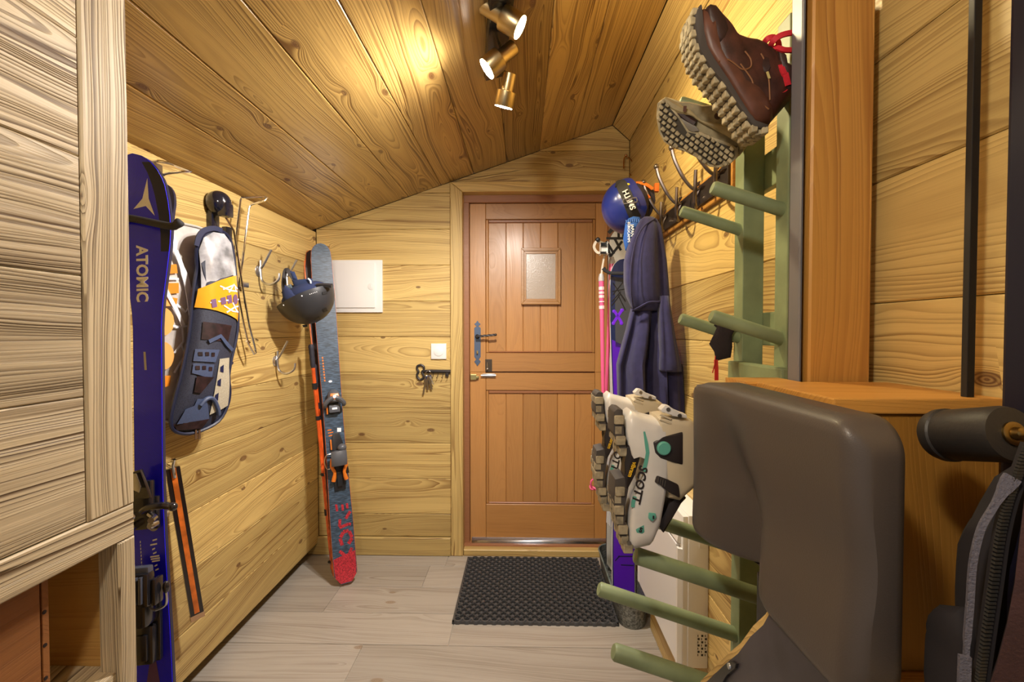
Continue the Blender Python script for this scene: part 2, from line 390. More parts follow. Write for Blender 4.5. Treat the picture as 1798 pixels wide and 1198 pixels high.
# ---------------------------------------------------------------- the stable door
YF, YD = D+.055, D+.075
def dx(px): return at_y(px, 600, YD).x
def dz(py): return at_y(940, py, YD).z
door = B(); box(door, (dx(825), YD+.02, dz(953)), (dx(1066), YD+.045, dz(357))); door = struct('door_1', door, MAHOD)
def dplank(name, x0, x1, z0, z1, m=MAHO, vert=False, y=YD, th=.022, cham=.002):
    if vert: return plank(door, rect(z0, z1, -x1, -x0), (0, y, 0), (0, 0, 1), (-1, 0, 0), th, m, name=name, cham=cham)
    return plank(door, rect(x0, x1, z0, z1), (0, y, 0), (1, 0, 0), (0, 0, 1), th, m, name=name, cham=cham)
zs = dz(654)
for z0, z1 in ((dz(953), zs), (zs, dz(357))):
    dplank('stile', dx(825), dx(853), z0, z1, vert=True); dplank('stile', dx(1045), dx(1066), z0, z1, vert=True)
for p in ((385, 357), (653, 620), (686, 655), (953, 886)): dplank('rail', dx(853), dx(1045), dz(p[0]), dz(p[1]))
xs = [857, 888.5, 918.5, 949, 979.5, 1010, 1041]
for (t, b_) in ((390, 618), (691, 884)):
    for a, b in zip(xs, xs[1:]):
        dplank('board', dx(a), dx(b), dz(b_), dz(t), vert=True, y=YD+.012, th=.01, cham=.003)
    for (x0, x1, z0, z1, ve) in ((853, 857.5, b_+2, t-5, True), (1040.5, 1045, b_+2, t-5, True), (857.5, 1040.5, t+1, t-5, False), (857.5, 1040.5, b_+2, b_-1, False)):
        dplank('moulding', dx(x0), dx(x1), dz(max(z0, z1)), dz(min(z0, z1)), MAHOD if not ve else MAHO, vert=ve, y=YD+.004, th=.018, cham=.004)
# little window
wx0, wx1, wz0, wz1 = dx(915), dx(984), dz(535), dz(436); gx0, gx1, gz0, gz1 = dx(924), dx(975), dz(525), dz(446)
bm = B(); yo = YD-.012
def mit(bm, o, i, y):   # four mitred bars with a stepped face
    (a, b, c, d), (e, f, g, h) = o, i
    O = [(a, c), (b, c), (b, d), (a, d)]; I = [(e, g), (f, g), (f, h), (e, h)]
    for k in range(4):
        p, q, r, s_ = O[k], O[(k+1) % 4], I[(k+1) % 4], I[k]
        m1 = [(p[0]*.45+s_[0]*.55, p[1]*.45+s_[1]*.55), (q[0]*.45+r[0]*.55, q[1]*.45+r[1]*.55)]
        prism(bm, [(v[0], y, v[1]) for v in (p, q, m1[1], m1[0])], (0, .02, 0), .0015, 1)
        prism(bm, [(v[0], y+.006, v[1]) for v in (m1[0], m1[1], r, s_)], (0, .014, 0), .001, 1)
mit(bm, (wx0, wx1, wz0, wz1), (gx0, gx1, gz0, gz1), yo)
wf = obj('window_frame', bm, wood('frame_oak', (.46, .23, .065), (.28, .12, .03), freq=70, contrast=.3, knots=0, rough=.35, coat=.3, fine=.4), door, smooth=False)
GLASS = mat('hammered_glass', (.46, .37, .28), .22, .0, bump=.35, bscale=260, coat=.6, spec=.8)
bm = B(); box(bm, (gx0-.004, YD+.0, gz0-.004), (gx1+.004, YD+.004, gz1+.004)); obj('pane', bm, GLASS, door, smooth=False)
# frame, threshold, weather strip, step
bm = B(); fx0, fx1 = at_y(812, 600, YF).x-.02, XD0+.02; ft = at_y(940, 345, YF).z+.03
xi0, xi1 = at_y(824, 600, YF).x, at_y(1067, 600, YF).x; zi = at_y(940, 355, YF).z
f = B(); prism(f, [(fx0, YF, 0), (xi0, YF, 0), (xi0, YF, zi), (fx0, YF, zi)], (0, .08, 0), .002, 1); obj('jamb', f, MAHOD, door, smooth=False)
f = B(); prism(f, [(xi1, YF, 0), (fx1, YF, 0), (fx1, YF, zi), (xi1, YF, zi)], (0, .08, 0), .002, 1); obj('jamb', f, MAHOD, door, smooth=False)
f = B(); prism(f, [(fx0, YF, zi), (fx1, YF, zi), (fx1, YF, ft), (fx0, YF, ft)], (0, .08, 0), .002, 1); obj('frame_head', f, MAHOD, door, smooth=False)
bm = B(); yb = YD-.02
prism(bm, [(dx(828), YD, dz(957)), (dx(828), yb, dz(957)+.002), (dx(828), yb-.004, dz(957)+.016), (dx(828), yb+.002, dz(950)+.008), (dx(828), YD, dz(944))], (dx(1068)-dx(828), 0, 0), .001, 1)
obj('weather_strip', bm, mat('aluminium', (.52, .52, .56), .25, 1), door)
bm = B(); box(bm, (fx0, D+.03, 0), (fx1, D+.13, at_y(940, 958, D+.03).z), .004); obj('threshold', bm, MAHOD, door, smooth=False)
st = plank(None, rect(XC1+.001, XD0-.001, 0, at_y(940, 965, D).z), (0, D-.012, 0), (1, 0, 0), (0, 0, 1), .05, PINE, name='trim_7', cham=.003); st['kind'] = 'structure'
# blue-grey iron handle plate with pointed ends, lever, cylinder
PL = mat('blue_iron', (.10, .14, .22), .45, .5, bump=.2, bscale=150)
c = dx(838.5); yh = YD-.004
def P(px, py): q = at_y(px, py, YD); return (q.x, yh, q.z)
poly = [(838.5, 563), (841, 567), (844, 569), (841.5, 571.5), (839.8, 573), (844, 576), (844, 627), (840.5, 631), (844, 635), (842, 638), (838.5, 643), (835, 638), (833, 635), (836.5, 631), (833, 627), (833, 576), (837.2, 573), (835.5, 571.5), (833, 569), (836, 567)]
bm = B(); prism(bm, [P(*q) for q in poly], (0, .004, 0)); hp = obj('handle_plate', bm, PL, door, smooth=False)
lv = Vector(P(838.5, 591)); tip = Vector(P(871, 588)); bm = B()
lathe(bm, [(.011, 0), (.013, .004), (.012, .01), (.007, .014), (.006, .034)], zaxis(lv, (0, -1, 0)), 14)
o = Vector((0, -.034, 0)); n = 18; 
for kk in range(3):
    pts = []
    for i in range(n+1):
        t = i/n; q = lv+o+(tip-lv)*t; a = t*9+kk*2.1; pts.append(q+Vector((0, math.cos(a), math.sin(a)))*.0035)
    sweep(bm, pts, .0035, 6)
ball(bm, tip+o, .007); obj('lever', bm, IRON, hp)
bm = B(); kq = Vector(P(838.5, 617)); lathe(bm, [(.004, 0), (.0045, .012)], zaxis(kq, (0, -1, 0)), 10); box(bm, kq+Vector((-.004, -.011, -.016)), kq+Vector((.004, 0, -.002)), .002); obj('lock_cylinder', bm, mat('brass', (.6, .42, .16), .3, 1), hp)
# bolt and latch
BZ = mat('dark_bronze', (.10, .075, .055), .4, .7)
bm = B(); box(bm, P(852, 653), Vector(P(864, 631))+Vector((0, .004, 0)), .0008); bo = obj('bolt_plate', bm, BZ, door, smooth=False)
bm = B(); q = Vector(P(856, 650)); sweep(bm, [q+Vector((0, -.006, 0)), q+Vector((0, -.006, .042))], .003, 8); ball(bm, q+Vector((0, -.012, .008)), .005); obj('bolt_rod', bm, STEEL, bo)
bm = B(); box(bm, Vector(P(847, 662))+Vector((0, -.008, 0)), Vector(P(870, 656))+Vector((0, .004, 0)), .002); sweep(bm, [Vector(P(845, 659))+Vector((0, -.012, 0)), Vector(P(871, 659))+Vector((0, -.012, 0))], .004, 8); obj('bolt_keeper', bm, STEEL, bo)
bm = B(); box(bm, Vector(P(826, 667))+Vector((0, -.01, 0)), Vector(P(837, 657))+Vector((0, .004, 0)), .003); box(bm, Vector(P(836, 664))+Vector((0, -.014, 0)), Vector(P(841, 660)), .001); obj('brass_catch', bm, mat('old_brass', (.62, .55, .25), .35, 1), door, smooth=False)
# ---------------------------------------------------------------- ceiling spots
BRASS = mat('satin_brass', (.52, .40, .22), .28, 1, bump=.1, bscale=60, stretch=(1, 1, 40))
def roofp(px, py, off=0):
    d = ray(px, py); t = (RZ-SL*RX-H-off)/(d.z-SL*d.x); return CAM+d*t
def onspot(px, py, dist):   # a point a given drop below the ceiling on this line of sight
    return roofp(px, py, dist)
b0 = roofp(882, -60, .0); b1 = roofp(866, 128, .0)
sp = thing('ceiling_spotlight_bar', 'black ceiling bar with three brushed brass spotlights switched on', 'ceiling light', (b0+b1)/2)
nrm = Vector((SL, 0, -1)).normalized()
cr = nrm.cross(b1-b0).normalized(); bm = B()
prism(bm, [b0-cr*.035, b0+cr*.035, b1+cr*.035, b1-cr*.035], nrm*.022, .004)
obj('bar', bm, mat('black_lacquer', (.012, .014, .02), .25, coat=.3), sp)
def head(center_back, face, r_back, r_face, col, power, aim, lname, stem, spread):
    A = Vector(center_back); Fp = Vector(face); d = (Fp-A).normalized(); Ln = (Fp-A).length
    bm = B(); M = zaxis(A, d)
    lathe(bm, [(r_back*.9, 0), (r_back, .002), (r_back, Ln*.52), (r_back*1.02, Ln*.53), (r_face*.97, Ln*.535), (r_face, Ln*.55), (r_face, Ln*.97), (r_face*.96, Ln)], M, 32)
    h = obj('lamp_head', bm, BRASS, sp, angle=30)
    bm = B(); bmesh.ops.create_circle(bm, cap_ends=True, segments=32, radius=r_face*.9, matrix=zaxis(Fp+d*.0012, d))
    obj('bulb', bm, mat(lname+'_glow', col, .5, emit=60, ecol=col), h)
    bm = B(); s0 = A+d*Ln*.45; sweep(bm, [Vector(stem), (Vector(stem)+s0)/2-Vector((0, 0, .0)), s0], .0055, 10); obj('stem', bm, BRASS, sp)
    lamp(lname, 'SPOT', Fp+d*.012, Fp+d, power, col, spot_size=math.radians(spread), spot_blend=.9, shadow_soft_size=.03)
Hd = .12
a1 = at_y(848, 8, 1.29); f1 = a1+Vector((.85, .0, -.53))*.122
a2 = at_y(903, 82, 1.40); f2 = a2+Vector((-.74, -.04, -.61))*.112
a3 = at_y(896, 128, 1.43); f3 = a3+Vector((-.23, .34, -.9))*.098
head(a1, f1, .0225, .034, (1.0, .80, .45), LP[0], None, 'spot_one', roofp(866, 20, .02), 150)
head(a2, f2, .0225, .034, (1.0, .93, .86), LP[1], None, 'spot_two', roofp(878, 78, .02), 150)
head(a3, f3, .0205, .031, (1.0, .93, .86), LP[2], None, 'spot_three', roofp(880, 118, .02), 150)
# ---------------------------------------------------------------- shared builders
def at_plane(px, py, p0, n): d = ray(px, py); n = Vector(n); return CAM+d*((Vector(p0)-CAM).dot(n)/d.dot(n))
def pillow(bm, pts, N, depth, back=None, rings=4, power=.5):
    """soft closed shape over an outline, bulging along N"""
    pts = [Vector(p) for p in pts]; N = Vector(N).normalized(); c = sum(pts, Vector())/len(pts)
    back = depth*.4 if back is None else back
    R = []
    for k in range(rings, 0, -1):
        f = k/rings; R.append([c+(p-c)*f - N*back*(1-f**2)**power for p in pts])
    R = R[::-1]; front = []
    for k in range(rings, 0, -1):
        f = k/rings; front.append([c+(p-c)*f + N*depth*(1-f**2)**power for p in pts])
    loft(bm, R[:-1]+front, True); return bm
def ski(t, base, L, W, N, ln, prof, th, mats, rock=(.05, .02), tipl=.16, taill=.10, n=44):
    """one ski standing on its tail: core (sidewalls and base) and topsheet; returns P(t along, s across, h off the top)"""
    base = Vector(base); L = Vector(L).normalized(); W = Vector(W); W = (W-L*W.dot(L)).normalized(); N = L.cross(W) if L.cross(W).dot(Vector(N)) > 0 else -L.cross(W)
    def wid(q):
        f = q/ln
        for (f0, w0), (f1, w1) in zip(prof, prof[1:]):
            if f <= f1: k = (f-f0)/(f1-f0); k = k*k*(3-2*k); v = w0+(w1-w0)*k; break
        else: v = prof[-1][1]
        if q > ln-tipl*.45: e = (q-(ln-tipl*.45))/(tipl*.45); v *= math.sqrt(max(0, 1-e**2.2))*.995+.005
        if q < taill*.4: e = 1-q/(taill*.4); v *= (1-.55*e**2.5)
        return max(v, .003)
    def bend(q):
        b = 0
        if q > ln-tipl: e = (q-(ln-tipl))/tipl; b += rock[0]*e*e
        if q < taill: e = 1-q/taill; b += rock[1]*e*e
        return b
    def P(q, s, h=0): return base+L*q+W*(s*wid(q)/2)+N*(bend(q)+th/2+h)
    qs = [ln*i/n for i in range(n)]+[ln-tipl*.45*(1-f) for f in (.4, .6, .75, .87, .95, 1)]; qs = sorted(set(qs))
    bm = B(); loft(bm, [[P(q, -1, -.0015), P(q, 1, -.0015), P(q, 1, -th), P(q, -1, -th)] for q in qs]); obj('core', bm, mats[1], t, smooth=False)
    bm = B(); loft(bm, [[P(q, -.96, .0), P(q, .96, .0), P(q, .98, -.0016), P(q, -.98, -.0016)] for q in qs]); top = obj('topsheet', bm, mats[0], t, angle=25)
    return P, L, W, N, top
def patch(bm, P, quads, h=.0006):
    """flat print laid on a topsheet; quads are lists of (t, s)"""
    for q in quads: bm.faces.new([bm.verts.new(P(a, s, h)) for a, s in q])
    return bm
# ---------------------------------------------------------------- brushed pine cabinet at the left
XCAB = -.78; yE = at_x(225, 400, XCAB).y; yS = at_x(143, 400, XCAB).y; yA = -.3
cab = thing('niche_cabinet', 'built-in brushed pine cabinet with an open niche below, at the left edge', 'cabinet', (XCAB-.1, .65, 0))
def cz(px, py): return at_x(px, py, XCAB).z
zj = [at_x(0, 985, XCAB).z]
zr0 = at_x(0, 1062, XCAB).z; zr1 = zj[0]
zl = [zr1]+[H-XCAB*k for k in (-.15, .126, .395, .66, .93)]
bm = B(); box(bm, (XCAB-.19, yA, .0), (XCAB-.012, yA+.02, 1.88)); box(bm, (XCAB-.05, yA+.02, zr1-.05), (XCAB-.018, yE-.002, 1.88)); obj('carcass', bm, PINEG, cab, smooth=False)
for a, b in zip(zl, zl[1:]):
    poly = clip(rect(-yS, -yA, a, b), (0, 1.89), (0, 1))
    if len(poly) < 3: continue
    poly = [(-q[0], q[1]) for q in poly][::-1]
    plank(cab, poly, (XCAB, 0, 0), (0, 1, 0), (0, 0, 1), .016, PINEG)
plank(cab, rect(zr1, 1.895, -yE, -yS), (XCAB+.004, 0, 0), (0, 0, 1), (0, -1, 0), .03, PINEG, name='stile')
plank(cab, rect(yA, yE, zr0, zr1), (XCAB+.003, 0, 0), (0, 1, 0), (0, 0, 1), .03, PINEG, name='rail')
yP = at_x(205, 1000, XCAB).y
plank(cab, rect(0, zr0, -yE, -yP), (XCAB+.004, 0, 0), (0, 0, 1), (0, -1, 0), .04, PINEG, name='post')
NICHE = wood('niche_board', (.50, .28, .075), (.30, .13, .03), freq=70, contrast=.4, knots=.4, rough=.45)
plank(cab, rect(.0, 1.80, XCAB-.19, XCAB-.02), (0, yE-.02, 0), (0, 0, 1), (-1, 0, 0), .018, NICHE, name='end_panel') if False else None
bm = B(); box(bm, (-.085, -.9, -.009), (.085, .9, .009), .001); ep = obj('end_panel', bm, NICHE, cab, smooth=False, local=True)
ep.matrix_basis = Matrix.Translation(-cab.location) @ axes((XCAB-.105, yE-.012, .9), x=(0, 0, 1), y=(1, 0, 0)) @ Matrix.Rotation(PI/2, 4, 'Z')
zs_ = at_y(150, 1168, yE-.02).z
bm = B(); box(bm, (yA, -.19, -.02), (yE-.022, -.006, 0), .002); sh = obj('shelf', bm, PINEG, cab, smooth=False, local=True)
sh.matrix_basis = Matrix.Translation(-cab.location) @ Matrix(((0, 1, 0, XCAB), (1, 0, 0, 0), (0, 0, 1, zs_), (0, 0, 0, 1)))
# wine crate in the niche
XK = XCAB-.045; yk = at_x(86, 1080, XK).y
CR = wood('crate_wood', (.26, .10, .026), (.14, .042, .010), freq=60, contrast=.5, knots=.1, rough=.55)
kr = thing('wine_crate', 'reddish brown wooden wine crate standing in the niche of the left cabinet', 'crate', (XK-.06, yk-.2, zs_))
plank(kr, rect(.32, yk-.012, zs_, zs_+.27), (XK, 0, 0), (0, 1, 0), (0, 0, 1), .012, CR, name='side_board')
bm = B(); box(bm, (XK-.13, yk-.011, zs_), (XK, yk, zs_+.27), .001); box(bm, (XK-.13, .32, zs_), (XK-.012, yk-.011, zs_+.012)); box(bm, (XK-.13, .32, zs_), (XK-.118, yk-.011, zs_+.27)); obj('box_body', bm, CR, kr, smooth=False)
NA = mat('nail_dark', (.03, .02, .02), .5, .5)
for i in range(4):
    bm = B(); q = Vector((XK, yk-.008, zs_+.06+i*.058)); lathe(bm, [(.0035, 0), (.0035, .0012), (.001, .0018)], zaxis(q, (1, 0, 0)), 8); obj('nail', bm, NA, kr)
mk = at_x(36, 1190, XK); text('lettering', 'ML', .022, axes((XK+.0006, mk.y, zs_+.014), x=(0, 1, 0), y=(0, 0, 1)), NA, kr, bold=.0006)
# ---------------------------------------------------------------- blue skis on the left wall
BLUE = mat('blue_topsheet', (.002, .002, .9), .3, coat=.3)
nt = BLUE.node_tree; wv = nt.nodes.new('ShaderNodeTexChecker'); wv.inputs['Scale'].default_value = 420; wv.inputs[1].default_value = (.002, .002, .75, 1); wv.inputs[2].default_value = (.012, .006, .98, 1)
tc = nt.nodes.new('ShaderNodeTexCoord'); nt.links.new(tc.outputs['Object'], wv.inputs[0]); nt.links.new(wv.outputs[0], nt.nodes['Principled BSDF'].inputs[0])
NAVY = mat('navy_edge', (.010, .014, .055), .35); SKIBASE = mat('ski_sidewall', (.02, .02, .05), .4)
WPRINT = mat('white_print', (.84, .86, .92), .45); SILV = mat('silver_print', (.40, .40, .45), .35, .4)
skb = Vector((-.948, 1.125, .0)); skt = Vector((-1.050, 1.262, 1.70)); Ls = (skt-skb).normalized()
PROF = [(0, .108), (.12, .112), (.5, .072), (.72, .074), (.90, .132), (1, .130)]
grp = None
t = thing('ski', 'blue ski with white triangle emblem and black binding, nearest to the camera', 'ski', skb, 'blue pair of skis')
P, L_, W_, N_, _ = ski(t, skb, Ls, (1, .12, 0), (0, -1, 0), 1.705, PROF, .012, (BLUE, SKIBASE), tipl=.22)
def tz(py, y=1.2, px=265): return ((at_y(px, py, y).z)-skb.z)/Ls.z
bm = B(); e = []
for (a, b) in zip([1.45, 1.5, 1.55, 1.6, 1.63, 1.66], [1.5, 1.55, 1.6, 1.63, 1.66, 1.685]):
    k0 = .80 if a > 1.5 else .9; e += [[(a, .62-(a-1.45)*.8), (a, .95), (b, .95), (b, .62-(b-1.45)*.8)], [(a, -.78+(a-1.5)*1.2), (a, -.95), (b, -.95), (b, -.78+(b-1.5)*1.2)]] if a >= 1.55 else [[(a, .62-(a-1.45)*.8), (a, .95), (b, .95), (b, .62-(b-1.45)*.8)]]
patch(bm, P, e); obj('navy_shovel', bm, NAVY, t, smooth=False)
# white three-pointed emblem
def pxs(px, py):  # photograph point -> (t, s) on this topsheet
    q = at_plane(px, py, P(1.0, 0), N_); r = q-skb; tt = r.dot(L_); e1 = P(tt, 1)-P(tt, -1); return (tt, 2*(q-P(tt, 0)).dot(W_)/e1.length)
bm = B(); tri = [(271, 320), (267, 352), (274, 380), (260, 364), (238, 369), (256, 352)]
bm.faces.new([bm.verts.new(P(*pxs(*q), .0009)) for q in tri]); obj('emblem', bm, WPRINT, t, smooth=False)
c = P(*pxs(249, 481), .0008)
text('lettering', 'ATOMIC', .040, axes(c, x=-L_, y=W_), WPRINT, t, bold=.0012, sx=1.02)
c = P(*pxs(258, 637), .0007); bm = B(); patch(bm, P, [[pxs(252, 618), pxs(256, 618), pxs(258, 650), pxs(254, 650)]]); obj('sticker', bm, SILV, t, smooth=False)
bm = B(); c = P(*pxs(270, 925), .0006); bmesh.ops.create_circle(bm, cap_ends=True, segments=20, radius=.012, matrix=axes(c, x=W_, y=L_)); obj('round_mark', bm, SILV, t, smooth=False)
bm = B()
for i, (px, py, ln) in enumerate([(272, 947, 8), (270, 955, 12), (270, 963, 5), (272, 970, 6), (272, 976, 16), (273, 980, 16), (274, 984, 14), (274, 992, 5), (276, 999, 6), (262, 1004, 3)]):
    a = pxs(px-ln/2, py+1); b = pxs(px+ln/2, py-1.5); patch(bm, P, [[a, b, (b[0]-.004, b[1]), (a[0]-.004, a[1])]])
for py in range(950, 1050, 6):
    a = pxs(246+(py-950)*.06, py); patch(bm, P, [[a, (a[0], a[1]+.05), (a[0]-.006, a[1]+.05), (a[0]-.006, a[1])]])
obj('fine_print', bm, WPRINT, t, smooth=False)
bm = B(); patch(bm, P, [[pxs(258, 1198), pxs(281, 1198), pxs(274, 1158), pxs(264, 1156)]]); obj('mauve_mark', bm, mat('mauve_print', (.11, .05, .16), .4), t, smooth=False)
# bindings
GLOSSB = mat('black_gloss', (.012, .012, .016), .18, coat=.5); DARKST = mat('dark_steel', (.50, .50, .53), .25, 1)
def frameP(P, q, L_, W_, N_): return axes(P(q, 0), x=W_, y=L_)
def tech_toe(t, M):
    b = thing_part('toe_binding', t)
    bm = B(); box(bm, (-.030, -.055, 0), (.030, .03, .012), .004, M=M); box(bm, (-.022, -.02, .01), (.024, .075, .03), .006, M=M); prism(bm, [M @ Vector(v) for v in ((-.02, .03, .02), (-.018, .10, .03), (.010, .108, .036), (.022, .07, .036), (.024, .03, .02))], M.to_3x3() @ Vector((0, 0, .012)), .002); o = obj('toe_binding', bm, GLOSSB, t)
    bm = B(); 
    for s in (-1, 1): sweep(bm, [M @ Vector(v) for v in ((s*.012, -.01, .02), (s*.036, -.02, .035), (s*.038, -.022, .052))], .008, 8); lathe(bm, [(.010, 0), (.010, .02), (.006, .024)], zaxis(M @ Vector((s*.024, -.04, .012)), M.to_3x3() @ Vector((0, 0, 1))), 10)
    prism(bm, [M @ Vector(v) for v in ((-.012, .06, .044), (-.010, .098, .05), (.006, .10, .052), (.016, .066, .05), (.010, .05, .048))], M.to_3x3() @ Vector((0, 0, .003)), .001); obj('jaw', bm, DARKST, o)
    bm = B(); sweep(bm, spline([M @ Vector(v) for v in ((.01, .0, .04), (.035, .012, .055), (.07, .014, .055), (.088, .008, .05))], 4), [.008]*6+[.009]*7, 8); ball(bm, M @ Vector((.09, .008, .05)), .011); obj('lever_arm', bm, GLOSSB, o)
def thing_part(n, t): return None
def tech_heel(t, M):
    bm = B(); box(bm, (-.03, -.10, 0), (.03, .06, .012), .004, M=M); box(bm, (-.024, -.02, .01), (.026, .05, .055), .010, M=M); box(bm, (-.030, .02, .03), (.034, .085, .06), .010, M=M); box(bm, (-.022, -.10, .01), (.024, -.025, .028), .009, M=M); o = obj('heel_binding', bm, GLOSSB, t)
    bm = B(); 
    for i in range(5): box(bm, (-.022+.010*i, .03, .058), (-.016+.010*i, .08, .066), .001, M=M)
    box(bm, (-.036, .07, .03), (.030, .095, .05), .006, M=M); obj('heel_riser', bm, mat('graphite', (.09, .10, .14), .25, .3), o)
    bm = B(); sweep(bm, spline([M @ Vector(v) for v in ((-.02, -.01, .01), (-.045, -.015, .012), (-.06, -.045, .008))], 5), .0032, 6); sweep(bm, spline([M @ Vector(v) for v in ((.02, .0, .02), (.048, .01, .02), (.052, .04, .025))], 5), .0032, 6); obj('brake_wire', bm, STEEL, o)
    bm = B(); ball(bm, M @ Vector((.053, .046, .026)), (.008, .008, .016)); box(bm, (-.012, -.09, .026), (.014, -.04, .034), .004, M=M); box(bm, (.034, .02, .02), (.044, .07, .05), .004, M=M); obj('brake_pad', bm, GLOSSB, o)
q1 = pxs(272, 890)[0]; q2 = pxs(285, 1065)[0]
tech_toe(t, frameP(P, q1, L_, W_, N_)); tech_heel(t, frameP(P, q2, L_, W_, N_) @ Matrix.Diagonal((1.1, 1.3, 1.1, 1)))
# its twin behind, turned base to base
sb2 = skb+Vector((-.024, .024, 0)); t = thing('ski', 'second blue ski turned to the wall, hidden behind the front one', 'ski', sb2, 'blue pair of skis')
Pq, L2_, W2_, N2_, _ = ski(t, sb2, (skt+Vector((-.012, .024, -.02))-sb2), (1, .12, 0), (0, 1, 0), 1.675, [(f_, w_*.86) for f_, w_ in PROF], .012, (BLUE, SKIBASE), tipl=.22)
tech_toe(t, frameP(Pq, q1, L2_, -W2_, N2_) @ Matrix.Diagonal((.8, 1, .5, 1)))
# rubber coated ski holder
h0 = at_y(318, 388, 1.20); h1 = at_y(232, 384, 1.215)
hk = thing('ski_holder', 'black foam-covered wall arm holding the blue skis', 'ski holder', (XL, 1.235, h0.z))
RUB = mat('foam_rubber', (.03, .032, .04), .75, bump=.3, bscale=500)
bm = B(); sweep(bm, spline([Vector((XL, 1.235, h0.z)), Vector((-1.09, 1.225, h1.z)), h1, at_y(296, 397, 1.20), at_y(308, 396, 1.198), h0], 6), [.010]*26+[.011, .012, .012, .011, .009], 12); obj('arm', bm, RUB, hk)
bm = B(); box(bm, (XL, 1.20, h0.z-.03), (XL+.008, 1.26, h0.z+.03), .003); obj('wall_plate', bm, BLACK, hk)
# ---------------------------------------------------------------- wire ski racks on the left wall
def wire(bm, pts, r=.004, n=6, sp=4): return sweep(bm, spline(pts, sp), r, n)
q = at_x(318, 296, XL+.10)
w1 = thing('wire_rack', 'bright wire ski rack mostly hidden behind the blue ski tip', 'ski rack', (XL, 1.36, q.z), 'wire ski racks')
a = at_x(280, 283, XL+.02); b = at_x(300, 287, XL+.05); c = at_x(335, 301, XL+.14); d = at_x(302, 304, XL+.05)
bm = B(); sweep(bm, [a, b, c-(c-b)*.04, c, c-(c-d)*.04, d, Vector((XL, d.y, d.z-.01))], .0045, 8)
sweep(bm, [Vector((XL, a.y, a.z)), a], .0045, 8); obj('loop', bm, CHROME, w1)
bm = B(); box(bm, (XL, d.y-.05, d.z-.06), (XL+.006, d.y+.02, d.z+.03), .002); obj('wall_plate', bm, STEEL, w1)
w2 = thing('wire_rack', 'bright bent wire ski rack hanging free on the wall beside the snowshoe bag', 'ski rack', at_x(440, 480, XL), 'wire ski racks')
pl = lambda px, py, o: at_x(px, py, XL+o)
bm = B()
sweep(bm, [pl(405, 470, .03), pl(413, 430, .035), pl(422, 352, .04), pl(424, 347, .045), pl(464, 345, .12), pl(469, 347, .125), pl(465, 352, .12), pl(440, 360, .05), pl(437, 366, .045), pl(428, 440, .04), pl(420, 500, .03), pl(417, 530, .02), pl(411, 545, .012)], .0042, 8); obj('loop', bm, CHROME, w2)
bm = B()
sweep(bm, [pl(391, 374, .05), pl(398, 384, .05), pl(410, 405, .045), pl(416, 440, .045), pl(425, 500, .045), pl(437, 570, .045), pl(448, 612, .05), pl(449, 620, .055), pl(446, 622, .055), pl(436, 604, .05), pl(428, 570, .045), pl(415, 500, .045), pl(408, 460, .045)], .0042, 8)
for p_, q_ in (((433, 599), (438, 602)), ((447, 596), (452, 598))): sweep(bm, [pl(*p_, .048), pl(*q_, .05)], .005, 8)
obj('swing_arm', bm, CHROME, w2)
bm = B(); A = pl(419, 496, 0); box(bm, (XL, A.y-.02, A.z-.02), (XL+.03, A.y+.02, A.z), .003); obj('wall_bracket', bm, STEEL, w2)
# black rounded head of the pole hanging behind the bags
y_ = 1.62; c = at_y(383, 357, y_)
g = thing('pole_grip', 'glossy black rounded pole grip sticking up behind the white bag', 'pole grip', c)
bm = B(); ball(bm, c, (.043, .040, .044), 20, 14, Euler((0, .4, 0)).to_matrix()); box(bm, c+Vector((-.032, -.022, -.11)), c+Vector((-.008, .022, .0)), .008); box(bm, c+Vector((.008, -.02, -.05)), c+Vector((.044, .022, .0)), .008); obj('head', bm, mat('black_shell', (.010, .011, .022), .15, coat=.6), g)
bm = B(); box(bm, c+Vector((-.028, -.018, -.30)), c+Vector((-.006, .018, -.10)), .006); box(bm, c+Vector((.02, -.015, -.30)), c+Vector((.042, .015, -.085)), .005); box(bm, c+Vector((-.03, .0, -.32)), c+Vector((.045, .03, -.28)), .006); obj('shaft', bm, GLOSSB, g)
bm = B(); box(bm, (XL, c.y-.02, c.z-.33), (c.x+.02, c.y+.02, c.z-.30), .004); obj('wall_peg', bm, BLACK, g)
